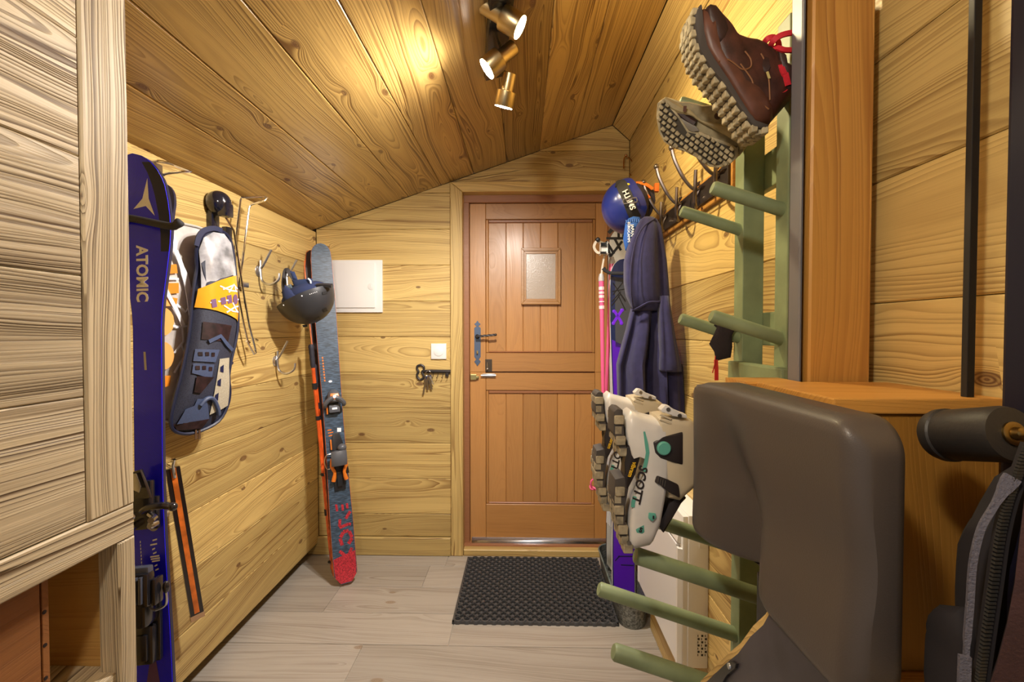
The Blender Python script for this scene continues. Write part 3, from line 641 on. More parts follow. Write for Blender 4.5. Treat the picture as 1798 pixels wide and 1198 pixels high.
# ---------------------------------------------------------------- bags with snowshoes
p0 = Vector((-1.075, at_x(298, 600, -1.075).y, 1.2)); p1 = Vector((-1.005, at_x(415, 600, -1.005).y, 1.2)); dv = p1-p0; nb = Vector((dv.y, -dv.x, 0)).normalized()
def bp(px, py, o=0): return at_plane(px, py, p0+nb*o, nb)
out = [(345, 470), (343, 440), (352, 416), (370, 405), (391, 408), (404, 425), (411, 470), (415, 530), (416, 570), (412, 600), (405, 630), (400, 660), (402, 690), (397, 715), (382, 740), (350, 757), (322, 762), (303, 755), (298, 735), (305, 700), (318, 650), (328, 600), (333, 560), (338, 510)]
bag = thing('snowshoe_bag', 'mesh and clear plastic snowshoe bag with orange band, hung in front', 'bag', bp(355, 763), 'snowshoe bags')
MESH = mat('navy_mesh', (.010, .013, .030), .55, bump=.4, bscale=900)
def netting(m, c2, scale):
    nt = m.node_tree; ck = nt.nodes.new('ShaderNodeTexVoronoi'); ck.inputs['Scale'].default_value = scale
    rp = nt.nodes.new('ShaderNodeMapRange'); rp.inputs[1].default_value = .25; rp.inputs[2].default_value = .45; mx = nt.nodes.new('ShaderNodeMix'); mx.data_type = 'RGBA'
    tc = nt.nodes.new('ShaderNodeTexCoord'); nt.links.new(tc.outputs['Object'], ck.inputs['Vector']); nt.links.new(ck.outputs['Distance'], rp.inputs[0]); nt.links.new(rp.outputs[0], mx.inputs[0])
    mx.inputs[7].default_value = c2; mx.inputs[6].default_value = nt.nodes['Principled BSDF'].inputs[0].default_value; nt.links.new(mx.outputs[2], nt.nodes['Principled BSDF'].inputs[0])
netting(MESH, (.024, .028, .052, 1), 260)
CLEAR = mat('clear_vinyl', (.33, .33, .35), .15, coat=.8, var=.5, vscale=18)
ORB = mat('orange_vinyl', (.78, .36, .02), .22, coat=.5, var=.12, vscale=10)
bm = B(); pillow(bm, [bp(*q) for q in out], nb, .035, .03, 5); obj('mesh_body', bm, MESH, bag)
# everything below lies on the bulge of the bag
cen = sum((bp(*q) for q in out), Vector())/len(out)
def outr(d):   # distance from the centre to the outline in direction d (for the bulge height)
    best = 1e9
    P2 = [((bp(*q)-cen).dot(dv.normalized()), (bp(*q)-cen).z) for q in out]
    x, y = d.dot(dv.normalized()), d.z; l = math.hypot(x, y)
    if l < 1e-6: return 1
    x /= l; y /= l
    for (ax, ay), (bx, by) in zip(P2, P2[1:]+P2[:1]):
        ex, ey = bx-ax, by-ay; den = x*ey-y*ex
        if abs(den) < 1e-9: continue
        s = (ax*ey-ay*ex)/den; u_ = (ax*y-ay*x)/den
        if s > 0 and -.01 <= u_ <= 1.01: best = min(best, s)
    return best
def bagp(px, py, h=0):
    p = bp(px, py); d = p-cen; f = min(1, d.length/outr(d)); return p+nb*(.035*(1-f*f)**.5+h-.0)
def sheet(bm, grid, h, th=0):
    """grid of photograph points laid on the bag"""
    V = [[bm.verts.new(bagp(*q, h)) for q in row] for row in grid]
    for r0, r1 in zip(V, V[1:]):
        for j in range(len(r0)-1): bm.faces.new((r0[j], r0[j+1], r1[j+1], r1[j]))
def grid4(tl, tr_, br, bl_, n, m, sag=0):
    g = []
    for i in range(n+1):
        f = i/n; a = (tl[0]+(bl_[0]-tl[0])*f, tl[1]+(bl_[1]-tl[1])*f); b = (tr_[0]+(br[0]-tr_[0])*f, tr_[1]+(br[1]-tr_[1])*f)
        g.append([(a[0]+(b[0]-a[0])*j/m, a[1]+(b[1]-a[1])*j/m+sag*4*(j/m)*(1-j/m)) for j in range(m+1)])
    return g
bm = B(); top = [(346, 470), (345, 440), (354, 418), (371, 408), (390, 411), (402, 427), (409, 470), (412, 500), (400, 484), (375, 490), (345, 508)]
r = [(378+(x-378)*k, 455+(y-455)*k) for k in (1, .66, .33) for x, y in top]; n = len(top)
R = [[bm.verts.new(bagp(*r[k*n+j], .003)) for j in range(n)] for k in range(3)]
for A_, C_ in zip(R, R[1:]):
    for j in range(n): bm.faces.new((A_[j], A_[(j+1) % n], C_[(j+1) % n], C_[j]))
bm.faces.new(R[2]); obj('clear_window', bm, CLEAR, bag, angle=80)
bm = B(); sheet(bm, grid4((341, 508), (410, 484), (416, 566), (336, 540), 5, 8, -4), .005); obj('orange_band', bm, ORB, bag, angle=80)
PURP = mat('purple_print', (.16, .08, .17), .4)
bm = B()
for k, (x0, x1, y0, y1) in enumerate([(356, 364, 525, 541), (372, 381, 522, 536), (384, 393, 518, 534)]):
    sheet(bm, [[(x0, y0+2), (x1, y0)], [(x0+2, y1), (x1+2, y1-2)]], .0065)
V = [bm.verts.new(bagp(403+6*math.cos(a*PI/6), 526+9*math.sin(a*PI/6), .0065)) for a in range(12)]; bm.faces.new(V); obj('lettering', bm, PURP, bag)
bm = B()
for ln in ([(372, 503), (392, 511), (408, 512)], [(377, 509), (400, 501), (409, 508)], [(388, 514), (400, 500), (404, 512)], [(378, 537), (396, 547), (410, 548)], [(383, 549), (400, 540), (410, 538)], [(396, 532), (404, 545), (409, 549)], [(355, 532), (385, 528), (413, 526)]):
    strap(bm, [bagp(*q, .007) for q in ln], .0045, .0006, nb)
obj('white_crosses', bm, WPRINT, bag)
# snowshoe seen through the net
SNB = mat('snowshoe_blue', (.055, .085, .18), .5, var=.2, vscale=60); netting(SNB, (.05, .07, .14, 1), 260)
DK = mat('dark_resin', (.025, .018, .02), .4)
bm = B()
sheet(bm, grid4((333, 613), (371, 614), (364, 636), (329, 634), 2, 4), .004); sheet(bm, grid4((329, 638), (362, 640), (358, 665), (326, 655), 2, 4), .004)
sheet(bm, grid4((316, 718), (352, 703), (360, 735), (305, 745), 3, 4), .004); sheet(bm, grid4((335, 700), (350, 700), (352, 705), (330, 712), 1, 3), .0045)
obj('snowshoe_plate', bm, SNB, bag, angle=80)
bm = B()
for x0, y0 in ((336, 618), (346, 618), (356, 619), (331, 642), (341, 642), (352, 644)): sheet(bm, [[(x0, y0), (x0+6, y0)], [(x0, y0+7), (x0+6, y0+7)]], .0052)
sheet(bm, grid4((345, 565), (395, 572), (388, 600), (342, 596), 2, 4), .003); sheet(bm, grid4((332, 660), (362, 662), (340, 690), (328, 688), 2, 3), .005); sheet(bm, grid4((300, 745), (360, 735), (350, 752), (308, 756), 2, 4), .004)
obj('snowshoe_binding', bm, mat('dark_maroon', (.020, .008, .010), .4, var=.6, vscale=50), bag, angle=80)
bm = B(); sheet(bm, grid4((372, 630), (392, 628), (396, 712), (360, 728), 5, 3), .003); obj('light_net_panel', bm, mat('light_net', (.40, .36, .27), .6, var=.15, vscale=300), bag, angle=80)
bm = B()
for x0, y0 in ((372, 672), (369, 697), (376, 648)): sheet(bm, [[(x0-3, y0-4), (x0+3, y0-8)], [(x0-3, y0+4), (x0+3, y0+6)]], .0045)
obj('slots', bm, NAVY, bag, angle=80)
bm = B(); strap(bm, [bagp(*q, .006) for q in ((352, 600), (372, 590), (385, 605), (398, 615))], .012, .002, nb); sweep(bm, spline([bagp(*q, .006) for q in ((340, 712), (350, 700), (362, 700), (372, 716), (376, 728))], 4), .007, 8); obj('snowshoe_strap', bm, SNB, bag)
# piping and zip pulls
pip = [bp(*q)+nb*.004 for q in out]
bm = B(); sweep(bm, spline(pip+[pip[0]], 3)[:-1], .0055, 6, closed=True); obj('piping', bm, mat('navy_piping', (.012, .016, .045), .4), bag)
bm = B(); strap(bm, spline([bp(*q, .012) for q in ((345, 432), (349, 416), (358, 405), (375, 401), (390, 405))], 4), .016, .004, nb); obj('handle_band', bm, NAVY, bag)
for k in (0, 1):
    bm = B(); z0 = bp(344+6*k, 755, .01); strap(bm, [z0, z0-Vector((0, 0, .014))], .006, .002, nb); strap(bm, [z0-Vector((0, 0, .014)), z0-Vector((0, 0, .030))], .008, .0015, nb); obj('zip_pull', bm, mat('zip_brass%d' % k, (.35, .26, .2), .35, 1), bag)
bm = B(); strap(bm, [bp(398, 645), bp(402, 640, .0), bp(406, 643)], .03, .003, nb); obj('side_tab', bm, NAVY, bag)
# the bag behind
p0b = p0-nb*.055; 
def rb(px, py, o=0): return at_plane(px, py, p0b+nb*o, nb)
o2 = [(272, 398), (300, 388), (345, 398), (374, 408), (392, 430), (396, 520), (392, 620), (380, 690), (345, 735), (300, 742), (276, 735), (268, 600), (268, 480)]
bag2 = thing('snowshoe_bag', 'frosted white snowshoe bag with orange printed shapes, behind the blue ski', 'bag', rb(330, 742), 'snowshoe bags')
bm = B(); pillow(bm, [rb(*q) for q in o2], nb, .022, .02, 5); obj('bag_body', bm, mat('frosted_vinyl', (.56, .52, .49), .25, coat=.5, var=.22, vscale=14), bag2)
def rsheet(bm, grid, h):
    V = [[bm.verts.new(rb(*q, h)) for q in row] for row in grid]
    for r0, r1 in zip(V, V[1:]):
        for j in range(len(r0)-1): bm.faces.new((r0[j], r0[j+1], r1[j+1], r1[j]))
ORP = mat('orange_print', (.80, .26, .02), .3, coat=.4); ORL = mat('pale_orange_print', (.86, .42, .12), .3, coat=.4)
bm = B()
for gq in (((298, 465), (310, 464), (312, 480), (292, 481)), ((294, 497), (314, 497), (314, 515), (292, 516)), ((300, 522), (312, 524), (309, 538), (304, 536)), ((289, 660), (300, 660), (298, 678), (289, 680))):
    rsheet(bm, [[gq[0], gq[1]], [gq[3], gq[2]]], .026)
obj('print_block', bm, ORP, bag2, smooth=False)
bm = B()
for cy in (565, 625): bm.faces.new([bm.verts.new(rb(286+20*math.cos(a*PI/8), cy+25*math.sin(a*PI/8), .027)) for a in range(16)])
bm.faces.new([bm.verts.new(rb(*q, .027)) for q in ((288, 495), (294, 502), (308, 537), (288, 538))]); obj('print_disc', bm, ORL, bag2, smooth=False)
bm = B()
for ln in ([(300, 448), (296, 470), (292, 500)], [(293, 489), (314, 490)], [(310, 534), (326, 548), (330, 542)], [(304, 572), (320, 576), (322, 600), (306, 620)], [(318, 606), (326, 622), (306, 655)], [(308, 575), (335, 572)]): strap(bm, [rb(*q, .027) for q in ln], .006, .0008, nb)
strap(bm, spline([rb(*q, .03) for q in ((308, 440), (316, 460), (330, 505), (338, 560))], 4), [.014]*6+[.02]*7, .003, nb); strap(bm, [rb(*q, .03) for q in ((286, 500), (310, 545), (322, 572))], .012, .002, nb); obj('white_webbing', bm, WPRINT, bag2)
bm = B(); sweep(bm, [rb(*q, .004) for q in o2], .004, 6, closed=True); obj('piping', bm, mat('clear_piping', (.6, .56, .5), .3), bag2)
# slim orange and black bar hanging lower on the wall
a = at_x(303, 822, XL+.035); b = at_x(346, 1080, XL+.07); N1 = Vector((.75, -.66, 0)); L1 = (a-b).normalized(); S1 = L1.cross(N1).normalized()
stk = thing('hanging_bar', 'slim orange and black striped bar hanging beside the blue ski', 'bar', b)
bm = B(); strap(bm, [b, a], .036, .012, N1); obj('bar_body', bm, mat('black_lac', (.015, .010, .010), .25, coat=.4), stk, smooth=False)
bm = B(); strap(bm, [b+N1*.0065+L1*.01, a+N1*.0065], .014, .002, N1); obj('orange_stripe', bm, mat('burnt_orange', (.62, .15, .02), .3, var=.3, vscale=30), stk, smooth=False)
bm = B(); strap(bm, [b-L1*.012, b+L1*.004], .038, .015, N1); obj('end_cap', bm, mat('tan_cap', (.42, .25, .13), .4), stk, smooth=False)
bm = B(); sweep(bm, [a-L1*.03+N1*.008, a+L1*.01+N1*.01, a+L1*.03+N1*.02+S1*.004], .005, 8); sweep(bm, [a, Vector((XL, a.y+.01, a.z+.01))], .004, 8); obj('hook', bm, CHROME, stk)
# ---------------------------------------------------------------- coat hooks on the left wall
def coat_hook(px, py, label, s=1.0):
    c = at_x(px, py, XL); t = thing('coat_hook', label, 'coat hook', c, 'steel coat hooks on the left wall')
    X = Vector((1, 0, 0)); Z = Vector((0, 0, 1)); Y = Vector((0, 1, 0))
    bm = B(); lathe(bm, [(.024*s, 0), (.024*s, .003), (.02*s, .006)], zaxis(c, X), 20); obj('rosette', bm, STEEL, t)
    bm = B(); sweep(bm, spline([c+X*.006+Z*.005, c+X*.02+Z*.02, c+X*.045+Z*.065, c+X*.058+Z*.09], 5), .0052, 8); obj('upper_arm', bm, STEEL, t)
    bm = B(); sweep(bm, spline([c+X*.012+Z*.045, c+X*.012-Z*.015, c+X*.02-Z*.045, c+X*.05-Z*.058, c+X*.085-Z*.04, c+X*.092-Z*.01], 5), .0052, 8); obj('lower_arm', bm, STEEL, t); return c
coat_hook(453, 476, 'steel double coat hook beside the bright wire ski rack')
c_h = coat_hook(500, 490, 'steel double coat hook carrying the black ski helmet')
coat_hook(483, 634, 'steel double coat hook low on the wall under the black helmet')
# ---------------------------------------------------------------- black ski helmet, upside down
yc = 2.02; c = at_y(535, 519, yc); up = Vector((.46, .02, -1)).normalized()     # crown direction
fw = Vector((.86, -.42, .12)); fw = (fw-up*fw.dot(up)).normalized(); sd = up.cross(fw)
Rm = Matrix((fw, sd, up)).transposed()
def helmet_shell(bm, c, R, rad, cut=-.15, u=36, v=16, brim=None, thick=.012, flap=.42):
    """open dome with ear flaps: rings from the crown down to a wavy edge, then back up inside"""
    rings = []
    for sgn, off in ((1, 0), (-1, thick)):
        rr = []
        for i in range(v+1):
            ring = []
            for j in range(u):
                a = 2*PI*j/u; edge = cut+(-flap*max(0, 1-abs(abs(((a+PI) % (2*PI))-PI)-1.72)/.75)**.8 if True else 0) - .10*max(0, -math.cos(a))
                th0 = .04; th1 = math.acos(max(-1, edge)); th = th0+(th1-th0)*i/v
                k = Vector((math.sin(th)*math.cos(a), math.sin(th)*math.sin(a), math.cos(th)))
                ring.append(c+R @ Vector((k.x*(rad[0]-off), k.y*(rad[1]-off), k.z*(rad[2]-off))))
            rr.append(ring)
        rings += rr if sgn > 0 else rr[::-1]
    return loft(bm, rings, True)
hm = thing('ski_helmet', 'matte black ski helmet hanging upside down in the left corner', 'helmet', c+up*.1)
MATB = mat('matte_black', (.028, .029, .034), .42, bump=.05, bscale=800)
bm = B(); helmet_shell(bm, c, Rm, (.136, .118, .128), .10, flap=.0); obj('shell', bm, MATB, hm)
LIN = mat('navy_lining', (.018, .028, .085), .9, bump=.4, bscale=300)
bm = B(); ball(bm, c+Rm @ Vector((0, 0, .0)), (.112, .094, .05), 18, 10, Rm); obj('lining', bm, LIN, hm)
bm = B(); 
for s in (1,):
    A = [c+Rm @ Vector((-.02+.1*math.cos(k), -.088, -.05+.05*math.sin(k))) for k in (0, .8, 1.6, 2.4, 3.1)]
    pillow(bm, [at_y(px, py, yc-.09) for px, py in ((500, 500), (512, 510), (523, 520), (518, 532), (508, 533), (497, 526), (495, 512))], (0, -1, 0), .012)
obj('ear_pad', bm, LIN, hm)
bm = B(); strap(bm, spline([at_y(px, py, yc-.06) for px, py in ((549, 503), (560, 501), (572, 501), (583, 502))], 4), [.012+.01*i/12 for i in range(13)], .012, (0, -.5, 1)); obj('brim', bm, MATB, hm)
bm = B(); strap(bm, spline([at_y(px, py, yc-.02) for px, py in ((500, 520), (498, 500), (500, 480), (504, 474), (510, 482), (522, 498))], 5), .018, .003, (.5, -.8, 0)); strap(bm, spline([at_y(px, py, yc-.05) for px, py in ((496, 516), (507, 506), (520, 503), (540, 495), (550, 497))], 5), .016, .003, (.3, -.8, .4)); obj('chin_strap', bm, mat('dark_webbing', (.045, .04, .04), .8, bump=.4, bscale=500), hm)
bm = B(); pillow(bm, [at_y(px, py, yc-.05) for px, py in ((509, 476), (517, 477), (523, 492), (516, 495))], (0, -1, 0), .012); pillow(bm, [at_y(px, py, yc-.06) for px, py in ((512, 492), (548, 489), (550, 499), (535, 508), (520, 512))], (0, -1, .3), .012); obj('ear_warmer', bm, mat('navy_fleece', (.02, .035, .10), .9), hm)
bm = B(); strap(bm, spline([at_y(px, py, yc-.075) for px, py in ((541, 489), (545, 493), (546, 498))], 4), .005, .004, (0, -1, 0)); obj('white_piping', bm, WPRINT, hm)
bm = B(); sweep(bm, [at_y(px, py, yc-.06) for px, py in ((504, 507), (512, 503))], .012, 8); obj('buckle', bm, mat('grey_buckle', (.12, .16, .2), .35), hm)
def on_shell(px, py, c, R, rad, off=.001):
    d = ray(px, py).normalized(); Ri = R.transposed(); o = Ri @ (CAM-c); dd = Ri @ d
    o = Vector((o[0]/rad[0], o[1]/rad[1], o[2]/rad[2])); dd = Vector((dd[0]/rad[0], dd[1]/rad[1], dd[2]/rad[2]))
    a = dd.dot(dd); b = o.dot(dd); k = b*b-a*(o.dot(o)-1)
    return CAM+d*((-b-math.sqrt(max(0, k)))/a) - d*off
RB = (.136, .118, .128); VENT = mat('vent_black', (.008, .008, .009), .6)
for k, pts in enumerate((((566, 513), (574, 511), (575, 516), (567, 518)), ((566, 543), (573, 540), (576, 546), (569, 549)), ((552, 562), (560, 556), (563, 560), (556, 567)), ((531, 571), (540, 570), (540, 574), (533, 575)))):
    bm = B(); prism(bm, [on_shell(*q, c, Rm, RB, .0015) for q in pts], (0, -.0025, 0), .0004, 1); obj('vent', bm, VENT, hm, smooth=False)
bm = B(); 
for q in ((530, 520), (498, 536)): ball(bm, on_shell(*q, c, Rm, RB, 0), .0035, 8, 6)
for x0 in range(544, 558, 3): ball(bm, on_shell(x0, 517-(x0-544)*.35, c, Rm, RB, 0), (.0028, .001, .002), 6, 4)
obj('white_marks', bm, WPRINT, hm)
# ---------------------------------------------------------------- skis and poles standing in the left corner
SLATE = mat('slate_blue_topsheet', (.045, .075, .12), .4, var=.6, vscale=1, stretch=(1, 1, 1))
nt = SLATE.node_tree   # slanting brush strokes
mp = nt.nodes.new('ShaderNodeMapping'); mp.inputs['Rotation'].default_value = (0, .6, 0); mp.inputs['Scale'].default_value = (40, 40, 260)
for n_ in nt.nodes:
    if n_.type == 'TEX_NOISE':
        tc = nt.nodes.new('ShaderNodeTexCoord'); nt.links.new(tc.outputs['Object'], mp.inputs[0]); nt.links.new(mp.outputs[0], n_.inputs['Vector']); n_.inputs['Scale'].default_value = 1
ORSIDE = mat('orange_sidewall', (.62, .13, .02), .35, var=.3, vscale=40)
ORANGE = mat('orange_plastic', (.75, .20, .02), .35); REDP = mat('red_print', (.42, .02, .035), .5, var=.5, vscale=180)
kb = at_z(608, 1022, .012); kt = at_y(562, 430, 2.33)
PR2 = [(0, .108), (.12, .108), (.45, .092), (.85, .104), (1, .098)]
W0 = Vector((.88, .47, 0))
t = thing('ski', 'slate blue ski with orange bindings standing in the left back corner', 'ski', kb, 'slate blue skis in the corner')
P, L_, W_, N_, _ = ski(t, kb, kt-kb, W0, (.47, -.88, .1), (kt-kb).length, PR2, .012, (SLATE, ORSIDE), rock=(.02, .012), tipl=.14, taill=.12)
def cxs(px, py):
    q = at_plane(px, py, P(1.0, 0), N_); r = q-kb; tt = r.dot(L_); e1 = P(tt, 1)-P(tt, -1); return (tt, 2*(q-P(tt, 0)).dot(W_)/e1.length)
bm = B(); qa = cxs(606, 975)[0]; patch(bm, P, [[(.003, -.9), (.003, .9), (.03, .9), (.03, -.9)], [(.03, -.9), (.03, .9), (qa*.5, .92), (qa*.5, -.92)], [(qa*.5, -.92), (qa*.5, .92), (qa+.012, .93), (qa-.008, -.93)]]); obj('red_tail_print', bm, REDP, t, smooth=False)
bm = B()
def bar(a, b, w):
    d = Vector((b[0]-a[0], b[1]-a[1])); nn = Vector((-d.y, d.x)).normalized()*w
    patch(bm, P, [[cxs(a[0]+nn.x, a[1]+nn.y), cxs(a[0]-nn.x, a[1]-nn.y), cxs(b[0]-nn.x, b[1]-nn.y), cxs(b[0]+nn.x, b[1]+nn.y)]], .0007)
for a, b, w in [((590, 886), (592, 898), 2), ((601, 886), (602, 897), 2), ((609, 884), (610, 893), 2), ((615, 898), (607, 911), 2.5), ((597, 912), (596, 925), 2.5), ((596, 927), (612, 920), 2.5), ((612, 920), (616, 921), 2.5), ((598, 944), (603, 935), 3), ((603, 934), (612, 932), 3), ((613, 933), (618, 944), 3), ((618, 945), (612, 955), 3), ((597, 946), (601, 958), 3), ((596, 968), (605, 975), 3), ((613, 973), (618, 962), 2.5)]: bar(a, b, w)
obj('red_strokes', bm, REDP, t, smooth=False, split=False)
bm = B()
for k in range(9): bar((566+.25*k*2, 627+k*5), (566.6+.5*k, 630+k*5), 1.2)
for a, b in (((575, 756), (582, 755)), ((576, 761), (585, 759)), ((577, 766), (586, 764))): bar(a, b, .9)
obj('orange_print', bm, ORANGE, t, smooth=False, split=False)
bm = B(); bar((592, 755), (599, 755), 3.5); obj('label_sticker', bm, WPRINT, t, smooth=False)
bm = B(); c = P(*cxs(580, 670), .0007); bmesh.ops.create_circle(bm, cap_ends=True, segments=12, radius=.009, matrix=axes(c, x=W_, y=L_) @ Matrix.Diagonal((1, .6, 1, 1))); obj('badge', bm, WPRINT, t, smooth=False)
GREYP = mat('grey_plastic', (.09, .095, .11), .4)
def alpine_toe(t, M):
    R3 = M.to_3x3(); V3 = lambda v: M @ Vector(v)
    bm = B(); prism(bm, [V3(v) for v in ((-.03, -.05, 0), (.03, -.05, 0), (.032, .01, 0), (.02, .055, 0), (-.02, .06, 0), (-.034, .01, 0))], R3 @ Vector((0, 0, .012)), .003); o = obj('toe_binding', bm, BLACK, t)
    bm = B(); box(bm, (-.026, -.045, .012), (.026, -.005, .035), .008, M=M); obj('afd_plate', bm, GREYP, o)
    bm = B(); loft(bm, [[V3((sx*math.cos(a), yy+.002, .012+h+h*math.sin(a))) for a in [k*PI/6 for k in range(12)]] for sx, yy, h in ((.010, .066, .008), (.024, .055, .018), (.030, .035, .024), (.030, .012, .026), (.024, .004, .022))]); obj('toe_housing', bm, GREYP, o)
    bm = B(); 
    for sg in (-1, 1): sweep(bm, spline([V3(v) for v in ((sg*.006, .03, .06), (sg*.026, .018, .058), (sg*.044, -.002, .048), (sg*.040, -.016, .036))], 4), [.012, .012, .012, .011, .011, .011, .011, .011, .011, .010, .009, .008, .006], 8)
    obj('toe_wing', bm, GREYP, o)
    bm = B(); prism(bm, [V3(v) for v in ((-.022, .02, .062), (.024, .02, .062), (.02, .048, .056), (-.016, .05, .056))], R3 @ Vector((0, 0, .006)), .003); box(bm, (-.036, -.05, .0), (-.030, .0, .02), .002, M=M); obj('orange_cap', bm, ORANGE, o)
    bm = B(); prism(bm, [V3(v) for v in ((-.006, .026, .068), (.008, .026, .068), (.008, .040, .066), (-.006, .04, .066))], R3 @ Vector((0, 0, .002)), .001); box(bm, (-.012, -.03, .035), (.012, -.02, .037), .001, M=M); obj('white_mark', bm, WPRINT, o)
def alpine_heel(t, M):
    R3 = M.to_3x3(); V3 = lambda v: M @ Vector(v)
    bm = B(); prism(bm, [V3(v) for v in ((-.026, -.15, 0), (.026, -.15, 0), (.028, .08, 0), (.014, .13, 0), (-.014, .13, 0), (-.028, .08, 0))], R3 @ Vector((0, 0, .008)), .003); o = obj('heel_binding', bm, BLACK, t)
    bm = B(); box(bm, (-.02, -.02, .008), (.02, .045, .05), .01, M=M); box(bm, (-.026, .0, .03), (.026, .03, .06), .008, M=M); obj('heel_housing', bm, GREYP, o)
    bm = B(); loft(bm, [[V3((.036*w, yy, zz+d)) for w, d in ((-1, 0), (-.6, .012), (.6, .012), (1, 0), (.6, -.012), (-.6, -.012))] for yy, zz, in ((.045, .062), (.02, .07), (-.01, .066), (-.025, .058))]); ball(bm, V3((.02, .055, .03)), (.022, .02, .02), 12, 8, R3); obj('heel_lever', bm, GREYP, o)
    bm = B()
    for sg in (-1, 1): sweep(bm, spline([V3(v) for v in ((sg*.028, .01, .03), (sg*.032, -.03, .032), (sg*.022, -.06, .03), (sg*.03, -.10, .024))], 4), [.010]*5+[.008]*5+[.010]*3, 8)
    box(bm, (-.03, .05, .008), (-.024, .10, .012), .001, M=M); obj('orange_arm', bm, ORANGE, o)
    bm = B(); sweep(bm, spline([V3(v) for v in ((-.02, .03, .02), (-.05, .03, .02), (-.062, .0, .015), (-.055, -.035, .01), (-.04, -.04, .01))], 5), .003, 6); obj('brake_wire', bm, STEEL, o)
    bm = B(); sweep(bm, [V3((.034, -.04, .03)), V3((.038, -.07, .02))], .008, 8); box(bm, (-.012, -.13, .008), (.012, -.06, .02), .004, M=M); obj('brake_pad', bm, BLACK, o)
q1 = cxs(591, 708)[0]; q2 = cxs(601, 805)[0]
alpine_toe(t, axes(P(q1, .1), x=W_, y=L_)); alpine_heel(t, axes(P(q2, .1), x=W_, y=L_))
kb2 = kb-N_*.028+Vector((-.004, 0, 0)); kt2 = kt-N_*.03+Vector((-.036, 0, -.012))
t = thing('ski', 'second slate blue ski behind, its dark base and orange edge showing at left', 'ski', kb2, 'slate blue skis in the corner')
P2, L2, W2, N2, _ = ski(t, kb2, kt2-kb2, W0, (-.47, .88, -.1), (kt2-kb2).length, PR2, .012, (SLATE, ORSIDE), rock=(.02, .012), tipl=.14, taill=.12)
bm = B(); patch(bm, lambda a, s_, h=0: P2(a, s_, h-.0136), [[(.05+.08*i, -.88), (.05+.08*i, .88), (min(.13+.08*i, (kt2-kb2).length-.004), .88), (min(.13+.08*i, (kt2-kb2).length-.004), -.88)] for i in range(int(((kt2-kb2).length-.06)/.08)+1)], 0); obj('base', bm, mat('ptex_base', (.03, .012, .012), .5), t, smooth=False)
alpine_toe(t, axes(P2(q1, 0), x=-W2, y=L2) @ Matrix.Diagonal((.8, .8, .5, 1)))
def pole(a, b, grip, label, k, shaftm, gripm, offs):
    t = thing('ski_pole', label, 'ski pole', b, 'orange ski poles in the corner'); L1 = (a-b).normalized()
    bm = B(); sweep(bm, [b+L1*.02, a-L1*.10], [.0055, .009], 10); obj('shaft', bm, shaftm, t)
    bm = B(); sweep(bm, [a-L1*x for x in (.115, .10, .085, .07, .055, .04, .025, .01, 0)], [.009, .012, .0115, .013, .0115, .013, .012, .014, .010], 10); obj('grip', bm, gripm, t)
    bm = B(); sweep(bm, [b+L1*(.30+.0*k), b+L1*.33], .0105, 10); sweep(bm, [b+L1*.78, b+L1*.80], .0105, 10); sweep(bm, [b+L1*.50, b+L1*.515], .0100, 10); obj('black_band', bm, BLACK, t)
    bm = B(); sweep(bm, [a-L1*.19, a-L1*.22], .013, 8); obj('clamp', bm, BLACK, t)
    bm = B(); sweep(bm, [b, b+L1*.03], [.003, .005], 8); obj('tip', bm, mat('pole_tip%d' % k, (.25, .2, .1), .4, .6), t)
    bm = B(); lathe(bm, [(.006, 0), (.016, .004), (.016, .008), (.006, .012)], zaxis(b+L1*.055, L1), 14); obj('basket', bm, BLACK, t)
ORS = mat('orange_shaft', (.70, .10, .015), .28, coat=.4, var=.35, vscale=14); GRP = mat('black_grip', (.018, .018, .03), .6, bump=.2)
pole(at_y(546, 605, 2.19), at_z(586, 1003, .012)-Vector((0,.02,0)), 0, 'orange ski pole with black grip beside the corner skis', 0, ORS, GRP, 0)
pole(at_y(551, 640, 2.22), at_z(591, 1006, .012)-Vector((0,.02,0)), 0, 'second orange ski pole tucked behind the corner skis', 1, ORS, GRP, 0)
# ---------------------------------------------------------------- on the back wall: fuse box, switch, key rack
def bw(px, py, o=0): return at_y(px, py, D-o)
a = bw(579, 549); b = bw(672, 457)
t = thing('fuse_box', 'white fuse box cover on the back wall behind the corner skis', 'fuse box', (a+b)/2)
bm = B(); box(bm, (a.x, D-.012, a.z), (b.x, D+.004, b.z), .003); obj('frame', bm, WHITE, t)
a1 = bw(581, 541); b1 = bw(660, 462); bm = B(); box(bm, (a1.x, D-.020, a1.z), (b1.x, D-.010, b1.z), .004); dr = obj('cover_door', bm, WHITE, t)
c = bw(652, 503, .02); bm = B(); lathe(bm, [(.019, 0), (.019, .0015), (.017, .002)], zaxis(c, (0, -1, 0)), 24); box(bm, c+Vector((-.001, -.004, -.008)), c+Vector((.001, 0, .008))); obj('latch', bm, WHITE, dr)
a = bw(757.5, 630.5); b = bw(784, 603.5)
t = thing('light_switch', 'white square light switch beside the door', 'light switch', (a+b)/2)
bm = B(); box(bm, (a.x, D-.010, a.z), (b.x, D+.003, b.z), .002); obj('plate', bm, WHITE, t)
c = (a+b)/2; c.y = D-.010; bm = B(); lathe(bm, [(.026, 0), (.026, .002), (.024, .003)], zaxis(c, (0, -1, 0)), 28); obj('button', bm, mat('white_button', (.86, .86, .84), .3), t)
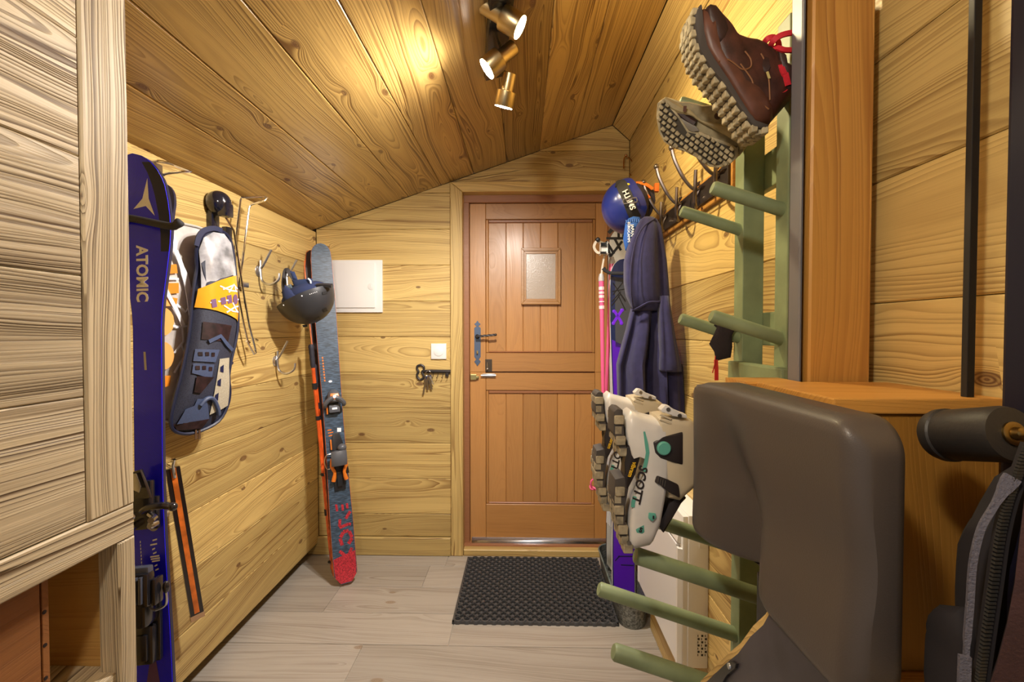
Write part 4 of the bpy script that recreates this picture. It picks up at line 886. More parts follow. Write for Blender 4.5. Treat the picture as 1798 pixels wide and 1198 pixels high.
# wrought iron key shaped rack
t = thing('key_rack', 'black iron key-shaped rack with hooks beside the door', 'key rack', bw(760, 653))
bm = B(); bow = [(739, 641), (744, 644), (744, 650), (741, 653), (743, 658), (744, 663), (738, 667), (733, 662), (732.5, 657), (735, 653), (732.5, 648), (733, 643)]
sweep(bm, spline([bw(*q, .006) for q in bow+[bow[0]]], 3)[:-1], .006, 8, closed=True); obj('bow', bm, IRON, t)
bm = B(); sweep(bm, [bw(743, 652, .008), bw(748, 652, .008), bw(752, 652, .008), bw(791, 652.5, .008)], [.006, .009, .0095, .0095], 10); obj('shank', bm, IRON, t)
bm = B(); box(bm, bw(782, 661, .014), bw(788, 652, .002), .001); obj('bit', bm, IRON, t)
for px in (752, 761, 769, 778, 787):
    bm = B(); sweep(bm, spline([bw(px, 654, .010), bw(px-.5, 660, .014), bw(px-2, 664, .020), bw(px-3, 663, .026)], 4), .0016, 6); obj('hook', bm, IRON, t)
t = thing('key_bunch', 'bunch of house keys on a ring hanging from the key rack', 'keys', bw(752, 680))
KEY = mat('key_brass', (.40, .33, .22), .35, 1); bm = B(); c = bw(752, 656, .022)
sweep(bm, [c+Vector((.014*math.cos(a*PI/10), .0, .014*math.sin(a*PI/10))) for a in range(20)], .0013, 6, closed=True); obj('ring', bm, CHROME, t)
for (x0, y0, x1, y1, wd, m) in ((749, 661, 743, 693, 4, KEY), (750, 662, 751, 685, 5, KEY), (753, 661, 758, 684, 5, KEY), (752, 660, 756, 674, 7, mat('blue_fob', (.04, .06, .16), .4)), (755, 661, 761, 675, 2, STEEL)):
    A = bw(x0, y0, .018+.003*(x0-749)); C = bw(x1, y1, .014); wd = wd/325
    bm = B(); strap(bm, [A, A+(C-A)*.3], wd*1.5, .002, (0, -1, 0)); strap(bm, [A+(C-A)*.3, C], wd*.7, .002, (0, -1, 0)); obj('key', bm, m, t, smooth=False, split=False)
# ---------------------------------------------------------------- coat rack on the right wall
ya, yb_ = at_x(1283, 315, XR-.012).y, at_x(1152, 400, XR-.012).y
t = thing('coat_rack', 'long dark metal coat rack with curled ball-tipped hooks on the right wall', 'coat rack', (XR, (ya+yb_)/2, 1.65))
bm = B(); box(bm, (XR-.012, ya-.01, 1.602), (XR, yb_+.02, 1.692), .003); obj('back_board', bm, PINEO, t, smooth=False)
DIRON = mat('dark_iron_plate', (.055, .045, .045), .38, .7, bump=.25, bscale=120, stretch=(1, .1, 1))
bm = B(); box(bm, (XR-.020, ya, 1.618), (XR-.010, yb_, 1.680), .003); obj('plate', bm, DIRON, t, smooth=False)
HIR = mat('pewter', (.16, .13, .12), .3, .9)
X, Yv, Z = Vector((1, 0, 0)), Vector((0, 1, 0)), Vector((0, 0, 1))
for py_ in (1.30, 1.44, 1.60, 1.765, 1.93):
    if py_ > yb_: py_ = yb_-.03
    c = Vector((XR-.022, py_, 1.665))
    bm = B(); sweep(bm, spline([c, c-X*.022+Z*.006, c-X*.050+Z*.040, c-X*.075+Z*.09, c-X*.085+Z*.125], 5), [.0055]*10+[.0065]*11, 8); ball(bm, c-X*.086+Z*.130, .0095); h = obj('upper_hook', bm, HIR, t)
    bm = B(); sweep(bm, spline([c-Z*.0, c-X*.012-Z*.03, c-X*.02-Yv*.03-Z*.062, c-X*.04-Yv*.075-Z*.062, c-X*.05-Yv*.10-Z*.03, c-X*.05-Yv*.105+Z*.025], 5), .0052, 8); obj('lower_hook', bm, HIR, t)
    bm = B(); prism(bm, [c+v for v in (Vector((-.008, .0, .006)), Vector((-.012, -.018, .018)), Vector((-.014, -.05, .012)), Vector((-.012, -.03, .004)))], (-.003, 0, 0), .001, 1); obj('leaf', bm, HIR, t)
# small copper hook in the far corner
c = at_x(1104, 285, XR-.01); t = thing('wall_hook', 'small copper wire hook high in the back corner by the ceiling', 'hook', c)
COP = mat('copper_wire', (.60, .33, .16), .25, 1)
bm = B(); c = at_y(1098, 274, D-.02); ball(bm, at_y(1099, 273, D-.012), .007); sweep(bm, spline([at_y(px, py, D-o) for px, py, o in ((1095, 296, .05), (1095, 285, .045), (1097, 276, .03), (1104, 277, .03), (1112, 286, .06), (1116, 295, .07), (1113, 304, .06), (1109, 308, .04), (1105, 305, .03))], 4), .0032, 6)
obj('hook_wire', bm, COP, t)
# ---------------------------------------------------------------- blue helmet with goggle strap
yc = 1.80; c = at_y(1106, 363, yc); up = Vector((-1, -.30, -.10)).normalized(); fw = Vector((.05, -.1, 1)); fw = (fw-up*fw.dot(up)).normalized(); sd = up.cross(fw)
Rm2 = Matrix((fw, sd, up)).transposed(); RB2 = (.108, .098, .112)
t = thing('ski_helmet', 'glossy blue ski helmet with black goggle strap on the coat rack', 'helmet', c)
HB = mat('helmet_blue', (.012, .025, .20), .28, coat=.4); HD = mat('helmet_dark', (.02, .016, .03), .7); HO = mat('orange_trim', (.75, .16, .02), .4)
bm = B(); helmet_shell(bm, c, Rm2, RB2, .12, flap=.25); obj('shell', bm, HB, t)
bm = B(); ball(bm, c+Rm2 @ Vector((0, 0, -.012)), (.092, .084, .05), 18, 10, Rm2); obj('lining', bm, HD, t)
def rp(px, py, o=0): return at_y(px, py, yc-o)
bm = B(); prism(bm, [rp(*q, .02) for q in ((1118, 322), (1134, 324), (1150, 334), (1152, 352), (1146, 372), (1136, 388), (1122, 378), (1118, 350))], (0, .05, 0), .008); obj('ear_flap', bm, HD, t)
bm = B(); strap(bm, spline([rp(*q, .04) for q in ((1117, 322), (1126, 322), (1136, 325), (1146, 332))], 4), .012, .004, (0, -1, .2)); strap(bm, spline([rp(*q, .045) for q in ((1122, 349), (1132, 349), (1140, 344))], 4), .015, .004, (0, -1, .2)); box(bm, rp(1150, 336, .0), rp(1155, 324, -.02), .002); obj('orange_trim', bm, HO, t)
bm = B(); prism(bm, [rp(*q, .055) for q in ((1111, 330), (1118, 324), (1120, 346), (1116, 344))], (0, .01, 0), .002); obj('side_mount', bm, HD, t)
bm = B(); 
for q in ((1103, 324),): ball(bm, on_shell(*q, c, Rm2, RB2, 0), (.007, .003, .005), 10, 6)
obj('yellow_badge', bm, mat('yellow_badge', (.7, .55, .03), .4), t)
bm = B(); ball(bm, rp(1116, 351, .075), .0035, 8, 6); obj('rivet', bm, STEEL, t)
# the strap runs round the shell
line = [(1081, 324), (1089, 322), (1095, 333), (1101, 346), (1106, 360), (1111, 373), (1117, 384)]
sp_ = spline([on_shell(*q, c, Rm2, RB2, .003) for q in line], 4)
upn = [(p-c) for p in sp_]
bm = B(); strap(bm, sp_, .040, .004, upn); obj('goggle_strap', bm, mat('black_strap', (.012, .011, .012), .7, bump=.3, bscale=400), t)
d0 = on_shell(1098, 335, c, Rm2, RB2, .008); d1 = on_shell(1112, 366, c, Rm2, RB2, .008); dm = on_shell(1105, 350.5, c, Rm2, RB2, .0085)
text('lettering', 'SMITH', .028, axes(dm-(dm-c).normalized()*.002, x=(d0-d1), z=(dm-c)), mat('white_letters', (.8, .78, .75), .5), t, ext=.0035, bold=.0004)
bm = B(); M = axes(on_shell(1106, 353, c, Rm2, RB2, .008), x=(1, 0, .12), z=(on_shell(1106, 353, c, Rm2, RB2)-c)); sweep(bm, [M @ Vector(v) for v in ((-.024, -.008, .003), (.024, -.008, .003), (.026, 0, .003), (.024, .008, .003), (-.024, .008, .003), (-.026, 0, .003))], .0024, 6, closed=True); obj('strap_buckle', bm, mat('grey_buckle2', (.14, .13, .15), .35), t)
# blue pouch
t = thing('drawstring_pouch', 'small bright blue fabric pouch hanging below the blue helmet', 'pouch', at_y(1112, 430, 1.68))
pp = [(1098, 392), (1103, 384), (1112, 380), (1122, 381), (1128, 388), (1130, 405), (1128, 440), (1112, 446), (1098, 440), (1094, 420)]
BF = mat('blue_fabric', (.01, .07, .30), .7, bump=.4, bscale=60); bm = B(); pillow(bm, [at_y(*q, 1.66) for q in pp], (-.2, -1, 0), .03, .03); obj('pouch_body', bm, BF, t)
bm = B(); 
for k in range(8): q = at_y(1100+3.6*k, 387-2.5*math.sin(k*.45), 1.64); sweep(bm, [q, q+Vector((0, -.004, -.012))], .003, 5)
obj('gathers', bm, BF, t, split=False)
for s_, px, py, sz in (('JAPAN', 1110, 405, .015), ('EUROCAMPS', 1104, 408, .0125)):
    q = at_y(px, py, 1.627); text('lettering', s_, sz, axes(q, x=(0, 0, -1), z=(-.2, -1, 0)), WPRINT, t, ext=.003)
# ---------------------------------------------------------------- navy hooded fleece
t = thing('hooded_fleece', 'navy fleece jacket with a hood hanging from the coat rack', 'jacket', at_y(1140, 690, 1.70))
FL = mat('navy_fleece_cloth', (.017, .015, .066), .95, bump=.6, bscale=700, sheen=.12, var=.15, vscale=40)
def folds(levels, y0, amp, nf, phase, n=40, thick=.055):
    """cloth tube from photograph outlines: (py, left px, right px, fold depth)"""
    R = []
    for py, x0, x1, am, th in levels:
        ring = []
        for j in range(n):
            a = 2*PI*j/n; e = math.cos(a); k = math.sin(a)
            px = (x0+x1)/2 - e*(x1-x0)/2; f = (px-x0)/max(1, x1-x0)
            base = at_y(px, py, y0); dy = -k*th*abs(k)**-.35 if abs(k) > 1e-3 else 0
            if k > 0: dy -= am*(math.sin(f*nf*2*PI+phase+py*.004)+.4*math.sin(f*nf*4.3*PI+phase*2+py*.01)) * k
            ring.append(base+Vector((0, dy, 0)))
        R.append(ring)
    return R
bm = B(); lv = [(381, 1131, 1146, 0, .008), (386, 1124, 1153, .002, .02), (400, 1115, 1160, .006, .035), (425, 1104, 1164, .010, .045), (460, 1096, 1169, .014, .05), (495, 1096, 1172, .014, .05), (520, 1100, 1174, .012, .05), (538, 1108, 1175, .008, .045), (546, 1112, 1174, .004, .03)]
loft(bm, folds(lv, 1.64, .012, 1.6, 1.0)); obj('hood', bm, FL, t, angle=80)
bm = B(); lv = [(500, 1116, 1170, .0, .03), (530, 1112, 1174, .006, .04), (550, 1106, 1176, .010, .045), (580, 1099, 1179, .024, .05), (620, 1088, 1184, .030, .055), (640, 1083, 1186, .032, .055), (665, 1084, 1188, .032, .055), (700, 1085, 1190, .032, .055), (760, 1088, 1192, .022, .055), (800, 1090, 1192, .02, .05)]
loft(bm, folds(lv, 1.665, .02, 2.6, .4, 56)); obj('body', bm, FL, t, angle=80)
bm = B(); lv = [(520, 1158, 1174, .0, .02), (545, 1156, 1177, .004, .03), (590, 1157, 1184, .006, .035), (620, 1158, 1190, .006, .035), (638, 1157, 1194, .006, .036), (648, 1157, 1195, .004, .036), (652, 1158, 1195, .003, .034)]
loft(bm, folds(lv, 1.60, .006, 1.5, 0)); obj('sleeve', bm, FL, t, angle=80)
bm = B(); lv = [(640, 1164, 1197, .0, .03), (700, 1166, 1200, .006, .035), (780, 1168, 1202, .006, .035)]; loft(bm, folds(lv, 1.63, .006, 1.5, 1)); obj('back_panel', bm, FL, t, angle=80)
bm = B(); sweep(bm, spline([at_y(px, py, 1.64-o) for px, py, o in ((1110, 546, .03), (1122, 540, .045), (1140, 531, .052), (1158, 530, .05), (1174, 524, .03))], 4), .004, 6); sweep(bm, spline([at_y(px, py, 1.64-o) for px, py, o in ((1150, 384, .02), (1130, 398, .045), (1116, 425, .055), (1108, 470, .06), (1108, 510, .055), (1112, 544, .035))], 4), .003, 6); obj('seam', bm, FL, t)
# ---------------------------------------------------------------- zinc trough with skis
ZN = mat('weathered_zinc', (.20, .21, .20), .45, .6, var=.55, vscale=120, bump=.1)
ZI = mat('zinc_inside', (.17, .22, .22), .5, .4, var=.3, vscale=20)
x0, x1, yn, yf, hz = .397, .527, 1.845, 2.385, .105
t = thing('zinc_trough', 'long weathered zinc trough on the floor holding the right-hand skis', 'trough', ((x0+x1)/2, (yn+yf)/2, 0))
def capsule(x0, x1, yn, yf, z, d=0, n=12):
    r = (x1-x0)/2+d; cx = (x0+x1)/2; o = []
    for k in range(n+1): a = PI+PI*k/n; o.append(Vector((cx+r*math.cos(a), yn+(x1-x0)/2+r*math.sin(a), z)))
    for k in range(n+1): a = PI*k/n; o.append(Vector((cx+r*math.cos(a), yf-(x1-x0)/2+r*math.sin(a), z)))
    return o
bm = B(); loft(bm, [capsule(x0, x1, yn, yf, z, d) for z, d in ((0, -.012), (.0, -.010), (.004, -.008), (hz*.5, -.002), (hz, .004), (hz, .0015), (hz*.5, -.005), (.006, -.012))]); obj('body', bm, ZN, t, angle=60)
bm = B(); sweep(bm, capsule(x0, x1, yn, yf, hz, .004), .004, 6, closed=True); obj('rim', bm, ZI, t)
# navy and purple ski in the trough
PUR = mat('violet_print', (.09, .01, .46), .35, coat=.4); NV2 = mat('navy_topsheet', (.012, .022, .085), .3, coat=.5); CHAR = mat('charcoal_print', (.055, .06, .075), .4); WSIDE = mat('white_sidewall', (.75, .73, .72), .4)
s0 = Vector((.458, 2.045, .008)); s1 = at_y(1093, 456, 2.13); Ls = s1-s0
t = thing('ski', 'navy and violet ski with a violet cross, standing in the zinc trough', 'ski', s0, 'skis in the zinc trough')
P, L_, W_, N_, _ = ski(t, s0, Ls, (1, .1, 0), (0, -1, 0), Ls.length, [(0, .104), (.12, .106), (.45, .090), (.86, .122), (1, .12)], .012, (NV2, WSIDE), rock=(.01, .01), tipl=.20, taill=.12)
def sxs(px, py):
    q = at_plane(px, py, P(1.0, 0), N_); r = q-s0; tt = r.dot(L_); e1 = P(tt, 1)-P(tt, -1); return (tt, 2*(q-P(tt, 0)).dot(W_)/e1.length)
bm = B(); qa, qb, qc = sxs(1085, 490)[0], sxs(1080, 610)[0], sxs(1085, 630)[0]
patch(bm, P, [[(qb+(qa-qb)*i/6, -.62), (qb+(qa-qb)*i/6, .7), (qb+(qa-qb)*(i+1)/6, .7), (qb+(qa-qb)*(i+1)/6, -.62)] for i in range(6)]); obj('charcoal_panel', bm, CHAR, t, smooth=False)
bm = B(); patch(bm, P, [[(.04+i*.1, -.90), (.04+i*.1, .9), (.14+i*.1, .9), (.14+i*.1, -.90)] for i in range(int((qc-.04)/.1))]); patch(bm, P, [[(.04+int((qc-.04)/.1)*.1, -.9), (.04+int((qc-.04)/.1)*.1, .9), (qc-.03, .9), (qb+.005, .2), (qb+.035, -.9)]]); obj('violet_panel', bm, PUR, t, smooth=False)
def lines(bm, P, segs, f, w=.004, h=.001):
    for (a, b) in segs:
        A = Vector(f(*a)); Bv = Vector(f(*b)); pa, pb = P(*A, h), P(*Bv, h); strap(bm, [pa, pb], w, .0008, N_)
bm = B(); lines(bm, P, [((1076, 497), (1098, 530)), ((1076, 518), (1098, 490)), ((1074, 530), (1090, 512)), ((1074, 537), (1090, 516)), ((1085, 518), (1098, 545)), ((1088, 514), (1098, 528)), ((1075, 512), (1096, 508))], sxs, .0045); obj('black_lines', bm, BLACK, t, smooth=False, split=False)
bm = B(); lines(bm, P, [((1079, 547), (1091, 566)), ((1091, 546), (1077, 567))], sxs, .013, .0015); ball(bm, P(*sxs(1078, 547), .001), (.008, .002, .008), 8, 6); ball(bm, P(*sxs(1092, 545), .001), (.009, .002, .008), 8, 6); ball(bm, P(*sxs(1091, 568), .001), (.009, .002, .008), 8, 6); ball(bm, P(*sxs(1077, 568), .001), (.008, .002, .008), 8, 6); obj('violet_cross', bm, mat('bright_violet', (.16, .02, .75), .35), t, smooth=False, split=False)
bm = B(); lines(bm, P, [((1085, 977), (1112, 977)), ((1090, 992), (1112, 993)), ((1080, 985), (1088, 976))], sxs, .004); obj('navy_lines', bm, NAVY, t, smooth=False, split=False)
bm = B(); sweep(bm, spline([at_y(px, py, 2.08) for px, py in ((1059, 471), (1064, 476), (1075, 480), (1100, 480))], 4), [.012, .011, .010, .009, .008, .008, .008, .008, .008, .008, .008, .008, .008], 8); obj('rubber_strap', bm, RUB, t)
# patterned ski behind it
s0 = at_y(1072, 955, 2.30); s1 = at_y(1086, 402, 2.26); s0.x += .03; s1.x += .012; Ls = s1-s0
s0.z = .012; Ls = s1-s0
t = thing('ski', 'black and white patterned ski standing behind the violet one', 'ski', s0, 'skis in the zinc trough')
P, L_, W_, N_, _ = ski(t, s0, Ls, (1, 0, 0), (0, -1, 0), Ls.length, [(0, .105), (.12, .106), (.45, .088), (.86, .125), (1, .122)], .012, (mat('pale_topsheet', (.55, .55, .52), .35, coat=.4), BLACK), rock=(.01, .01), tipl=.20, taill=.12)
bm = B(); lines(bm, P, [((1064, 419), (1104, 419)), ((1085, 402), (1086, 420)), ((1064, 424), (1078, 446)), ((1072, 450), (1092, 424)), ((1079, 420), (1090, 440)), ((1066, 432), (1072, 452)), ((1094, 405), (1094, 420))], sxs, .012); lines(bm, P, [((1068, 410), (1076, 402))], sxs, .018); obj('black_pattern', bm, BLACK, t, smooth=False, split=False)
bm = B(); patch(bm, P, [[(.0, -.95), (.0, .95), (.62, .95), (.62, -.95)]]); obj('black_tail', bm, BLACK, t, smooth=False)
bm = B(); lines(bm, P, [((1066+2.6*i, 890+i*.8), (1065+2.6*i, 918+i*2.5)) for i in range(6)], sxs, .003, .0016); obj('pale_stripes', bm, WPRINT, t, smooth=False, split=False)
# pink poles
PK = mat('pink_shaft', (.80, .11, .28), .3, coat=.4); PW = mat('pale_pink', (.85, .60, .65), .35)
for k, (ta, tb, lab, z1) in enumerate((((1056, 492, 2.06), (1062, 868, 2.05), 'pink ski pole with white lettering marks, left of the violet ski', 0), ((1074, 462, 2.15), (1057, 862, 2.13), 'second pink ski pole crossing behind the first', 1))):
    a, b = at_y(*ta), at_y(*tb); L1 = (a-b).normalized()
    t = thing('ski_pole', lab, 'ski pole', b, 'pink ski poles')
    bm = B(); sweep(bm, [b+L1*.02, a-L1*.14, a], [.006, .010, .0125], 10); obj('shaft', bm, PK, t)
    bm = B(); sweep(bm, [a-L1*.005, a+L1*.01, a+L1*.028], [.0135, .0135, .009], 10); obj('grip_cap', bm, mat('clear_grey%d' % k, (.45, .42, .42), .25), t)
    bm = B(); sweep(bm, [b, b+L1*.03], [.003, .006], 8); obj('tip', bm, STEEL, t)
    bm = B()
    for zz_ in ((.03, .045), (.052, .062), (.068, .08), (.095, .10), (.115, .13)): sweep(bm, [a-L1*zz_[1], a-L1*zz_[0]], .0128, 8)
    if k == 0:
        obj('white_mark', bm, PW, t, split=False)
        bm = B(); strap(bm, spline([a+L1*.02, at_y(1057, 472, 2.08), at_y(1060, 455, 2.09), at_y(1063, 440, 2.10)], 4), .008, .002, (0, -1, 0)); strap(bm, spline([at_y(1063, 440, 2.10), at_y(1050, 444, 2.10), at_y(1043, 434, 2.10), at_y(1048, 424, 2.10), at_y(1060, 428, 2.10)], 4), .012, .003, (0, -1, .2)); obj('wrist_strap', bm, mat('beige_strap', (.62, .55, .45), .7), t, split=False)
        bm = B(); box(bm, at_y(1053, 447, 2.09), at_y(1067, 426, 2.07), .006); obj('strap_clip', bm, WHITE, t)
        bm = B(); box(bm, at_y(1055, 433, 2.07), at_y(1065, 427, 2.06), .002); box(bm, at_y(1054, 446, 2.07), at_y(1064, 442, 2.06), .002); ball(bm, at_y(1050, 421, 2.08), .011, 8, 6); obj('black_clip', bm, BLACK, t, split=False)
    else:
        bm.free(); bm = B(); q = at_y(1044, 846, 2.09)
        sweep(bm, spline([q+Vector((.02*math.cos(v*1.3), .01*math.sin(v*2), .02*math.sin(v*1.1)-.006*v)) for v in range(9)]+[b+L1*.03], 3), .004, 6); obj('basket_cord', bm, PK, t)
# ---------------------------------------------------------------- door mat of black rubber rings
m0, m1 = at_z(797, 1096, .0), at_z(1087, 1099, .0); m2, m3 = at_z(1046, 985, .0), at_z(821, 983, .0)
t = thing('door_mat', 'black rubber ring mat in front of the door', 'door mat', (m0+m1+m2+m3)/4)
RBK = mat('black_rubber', (.055, .056, .060), .38, bump=.05)
nx, ny = 18, 13; bm = B(); xw = (m1.x+m2.x-m0.x-m3.x)/2; xl = (m0.x+m3.x)/2; yl = (m0.y+m1.y)/2; yh_ = (m2.y+m3.y)/2; sx, sy = xw/nx, (yh_-yl)/ny
for i in range(nx):
    for j in range(ny*2):
        cx, cy = xl+sx*(i+.5), yl+sy*(j*.5+.25)
        if j % 2: cx += sx*.5
        if cx > xl+xw-.3*sx: continue
        n = 10; r = min(sx, sy)*.5; R = []
        for rr, z in ((r*1.0, .0), (r*1.0, .013), (r*.86, .016), (r*.66, .016), (r*.60, .008), (r*.60, .004)):
            R.append([(cx+rr*math.cos(2*PI*k/n)*1.02, cy+rr*math.sin(2*PI*k/n)*.98, z) for k in range(n)])
        loft(bm, R, False)
        if j % 2 == 0: ball(bm, (cx+sx*.5, cy, .010), (sx*.20, sy*.16, .008), 6, 4)
for a, c_ in (((xl, yl), (xl+xw, yl)), ((xl, yh_), (xl+xw, yh_)), ((xl, yl), (xl, yh_)), ((xl+xw, yl), (xl+xw, yh_))): box(bm, (min(a[0], c_[0])-.004, min(a[1], c_[1])-.004, 0), (max(a[0], c_[0])+.004, max(a[1], c_[1])+.004, .012))
rg = obj('rubber_rings', bm, RBK, t, split=False); rg['kind'] = 'stuff'
bm = B(); box(bm, (xl, yl, .0005), (xl+xw, yh_, .004)); obj('mat_base', bm, mat('darkened_rubber', (.020, .017, .014), .8), t, smooth=False)  # base darker than the rings: contrast of their highlights put into the colour
# ---------------------------------------------------------------- radiator
y0r, y1r = 1.395, 1.90; zb, zt = .185, .66; xf = .482
t = thing('radiator', 'white electric wall radiator low on the right wall behind the boot rack', 'radiator', (XR-.04, (y0r+y1r)/2, zb))
RW = mat('radiator_white', (.80, .79, .77), .35); PERF = mat('perforated_white', (.74, .74, .76), .4)
nt = PERF.node_tree; vo = nt.nodes.new('ShaderNodeTexVoronoi'); vo.inputs['Scale'].default_value = 150; vo.inputs['Randomness'].default_value = 0
tc = nt.nodes.new('ShaderNodeTexCoord'); nt.links.new(tc.outputs['Object'], vo.inputs['Vector']); mr = nt.nodes.new('ShaderNodeMapRange'); mr.inputs[1].default_value = .22; mr.inputs[2].default_value = .34
nt.links.new(vo.outputs['Distance'], mr.inputs[0]); mx = nt.nodes.new('ShaderNodeMix'); mx.data_type = 'RGBA'; mx.inputs[6].default_value = (.30, .29, .30, 1); mx.inputs[7].default_value = (.78, .78, .80, 1); nt.links.new(mr.outputs[0], mx.inputs[0]); nt.links.new(mx.outputs[2], nt.nodes['Principled BSDF'].inputs[0])
bm = B(); box(bm, (xf+.028, y0r, zb), (XR, y1r, zt), .004); obj('casing', bm, RW, t)
bm = B(); box(bm, (xf+.012, y0r+.004, zb+.004), (xf+.030, y1r-.004, zt-.004), .004); obj('front_frame', bm, RW, t)
bm = B(); box(bm, (xf, y0r+.03, zb+.002), (xf+.014, y1r-.03, zt-.10), .003); obj('grille', bm, PERF, t, smooth=False)
for yy0, yy1 in ((y0r+.006, y0r+.030), (y1r-.030, y1r-.006)):
    bm = B(); prism(bm, [(xf+.012, yy0, zb+.003), (xf-.001, yy0+.006, zb+.003), (xf-.001, yy1-.004, zb+.003), (xf+.012, yy1, zb+.003)], (0, 0, zt-.11-zb)); obj('side_rib', bm, RW, t)
bm = B(); prism(bm, [(xf+.012, y0r+.02, zt-.095), (xf+.0, y0r+.02, zt-.09), (xf+.012, y0r+.02, zt-.02)], (0, y1r-y0r-.04, 0)); obj('air_outlet', bm, RW, t)
bm = B(); box(bm, (xf+.06, y0r-.004, zt-.10), (xf+.066+.02, y0r+.002, zt-.07), .002); obj('clip', bm, RW, t)
bm = B(); q = Vector((xf+.075, y0r-.0008, zb+.13)); bmesh.ops.create_circle(bm, cap_ends=True, segments=18, radius=.011, matrix=zaxis(q, (0, -1, 0))); lb = obj('round_mark', bm, mat('black_print', (.02, .02, .02), .5), t)
bm = B()
for k in range(7):
    for j in range(3): box(bm, (xf+.058+j*.011, y0r-.001, zb+.04+.010*k), (xf+.060+j*.011+.004*((k+j) % 2), y0r, zb+.046+.010*k))
obj('rating_print', bm, lb.data.materials[0], t, smooth=False, split=False)
# ---------------------------------------------------------------- green boot rack
GREEN = mat('sage_paint', (.205, .255, .135), .5, var=.16, vscale=14, bump=.1, bscale=60)
yu = (1.005, .842); XU0, XU1 = .470, .514
rk = thing('boot_rack', 'sage green wooden boot drying rack with slanted pegs on the right wall', 'boot rack', (XR-.06, .92, .0))
for yy, ztop in zip(yu, (1.72, 1.785)):
    bm = B(); box(bm, (XU0, yy-.020, .03), (XU1, yy+.020, ztop), .002); obj('upright', bm, GREEN, rk, smooth=False)
for z0, z1 in ((1.525, 1.60), (1.195, 1.265), (.42, .49)):
    bm = B(); box(bm, (XU1, .815, z0), (XU1+.018, 1.025, z1), .003); o = obj('rear_rail', bm, GREEN, rk, smooth=False)
    bm = B(); lathe(bm, [(.006, 0), (.005, .001)], zaxis(Vector(((XU0+XU1)/2+.03, .93, 0)), (0, 0, 1)), 8); bm.free()
bm = B(); box(bm, (XU0-.020, .80, 1.09), (XU0, 1.008, 1.161), .004); obj('front_rail', bm, GREEN, rk, smooth=False)
def peg(yy, z, ln, d=.0185, rise=.325):
    a = Vector((XU0+.02, yy, z-.02*rise)); b = Vector((XU0-ln, yy, z+ln*rise)); dd = (b-a).normalized()
    bm = B(); r = d; sweep(bm, [a, b-dd*.004, b], [r, r, r*.82], 18); obj('peg', bm, GREEN, rk); return a, b
for z, ln in ((1.679, .13), (1.446, .125), (1.2125, .125), (.98, .26), (.75, .26), (.555, .30)):
    for k, yy in enumerate(yu):
        peg(yy, z-(.025 if (k and ln > .2) else 0), ln, .0125 if ln < .2 else .0155)
# black cloth hung over a peg, with a red cord
t = thing('cloth_mask', 'black cloth flap with a red cord draped over a short green peg', 'cloth', at_y(1262, 600, 1.0))
BC = mat('black_cloth', (.022, .014, .016), .9, bump=.5, bscale=300)
pts = [(1262, 567), (1268, 563), (1280, 567), (1290, 569), (1291, 578), (1285, 590), (1286, 610), (1283, 628), (1262, 633), (1257, 635), (1254, 618), (1245, 604), (1254, 586)]
bm = B(); pillow(bm, [at_y(*q, .985) for q in pts], (-.1, -1, 0), .006, .004); sweep(bm, spline([at_y(1262, 572, .985), at_y(1275, 562, 1.0), at_y(1285, 570, 1.025), at_y(1280, 600, 1.03)], 4), .012, 8, flat=.5); obj('flap', bm, BC, t)
bm = B(); strap(bm, [at_y(1257, 632, .983), at_y(1258, 650, .983), at_y(1258, 668, .985)], .008, .002, (0, -1, 0)); sweep(bm, [at_y(1256, 625, .98), at_y(1255, 640, .98), at_y(1251, 655, .985)], .0012, 5); obj('red_cord', bm, mat('red_cord', (.55, .02, .015), .6), t, split=False)
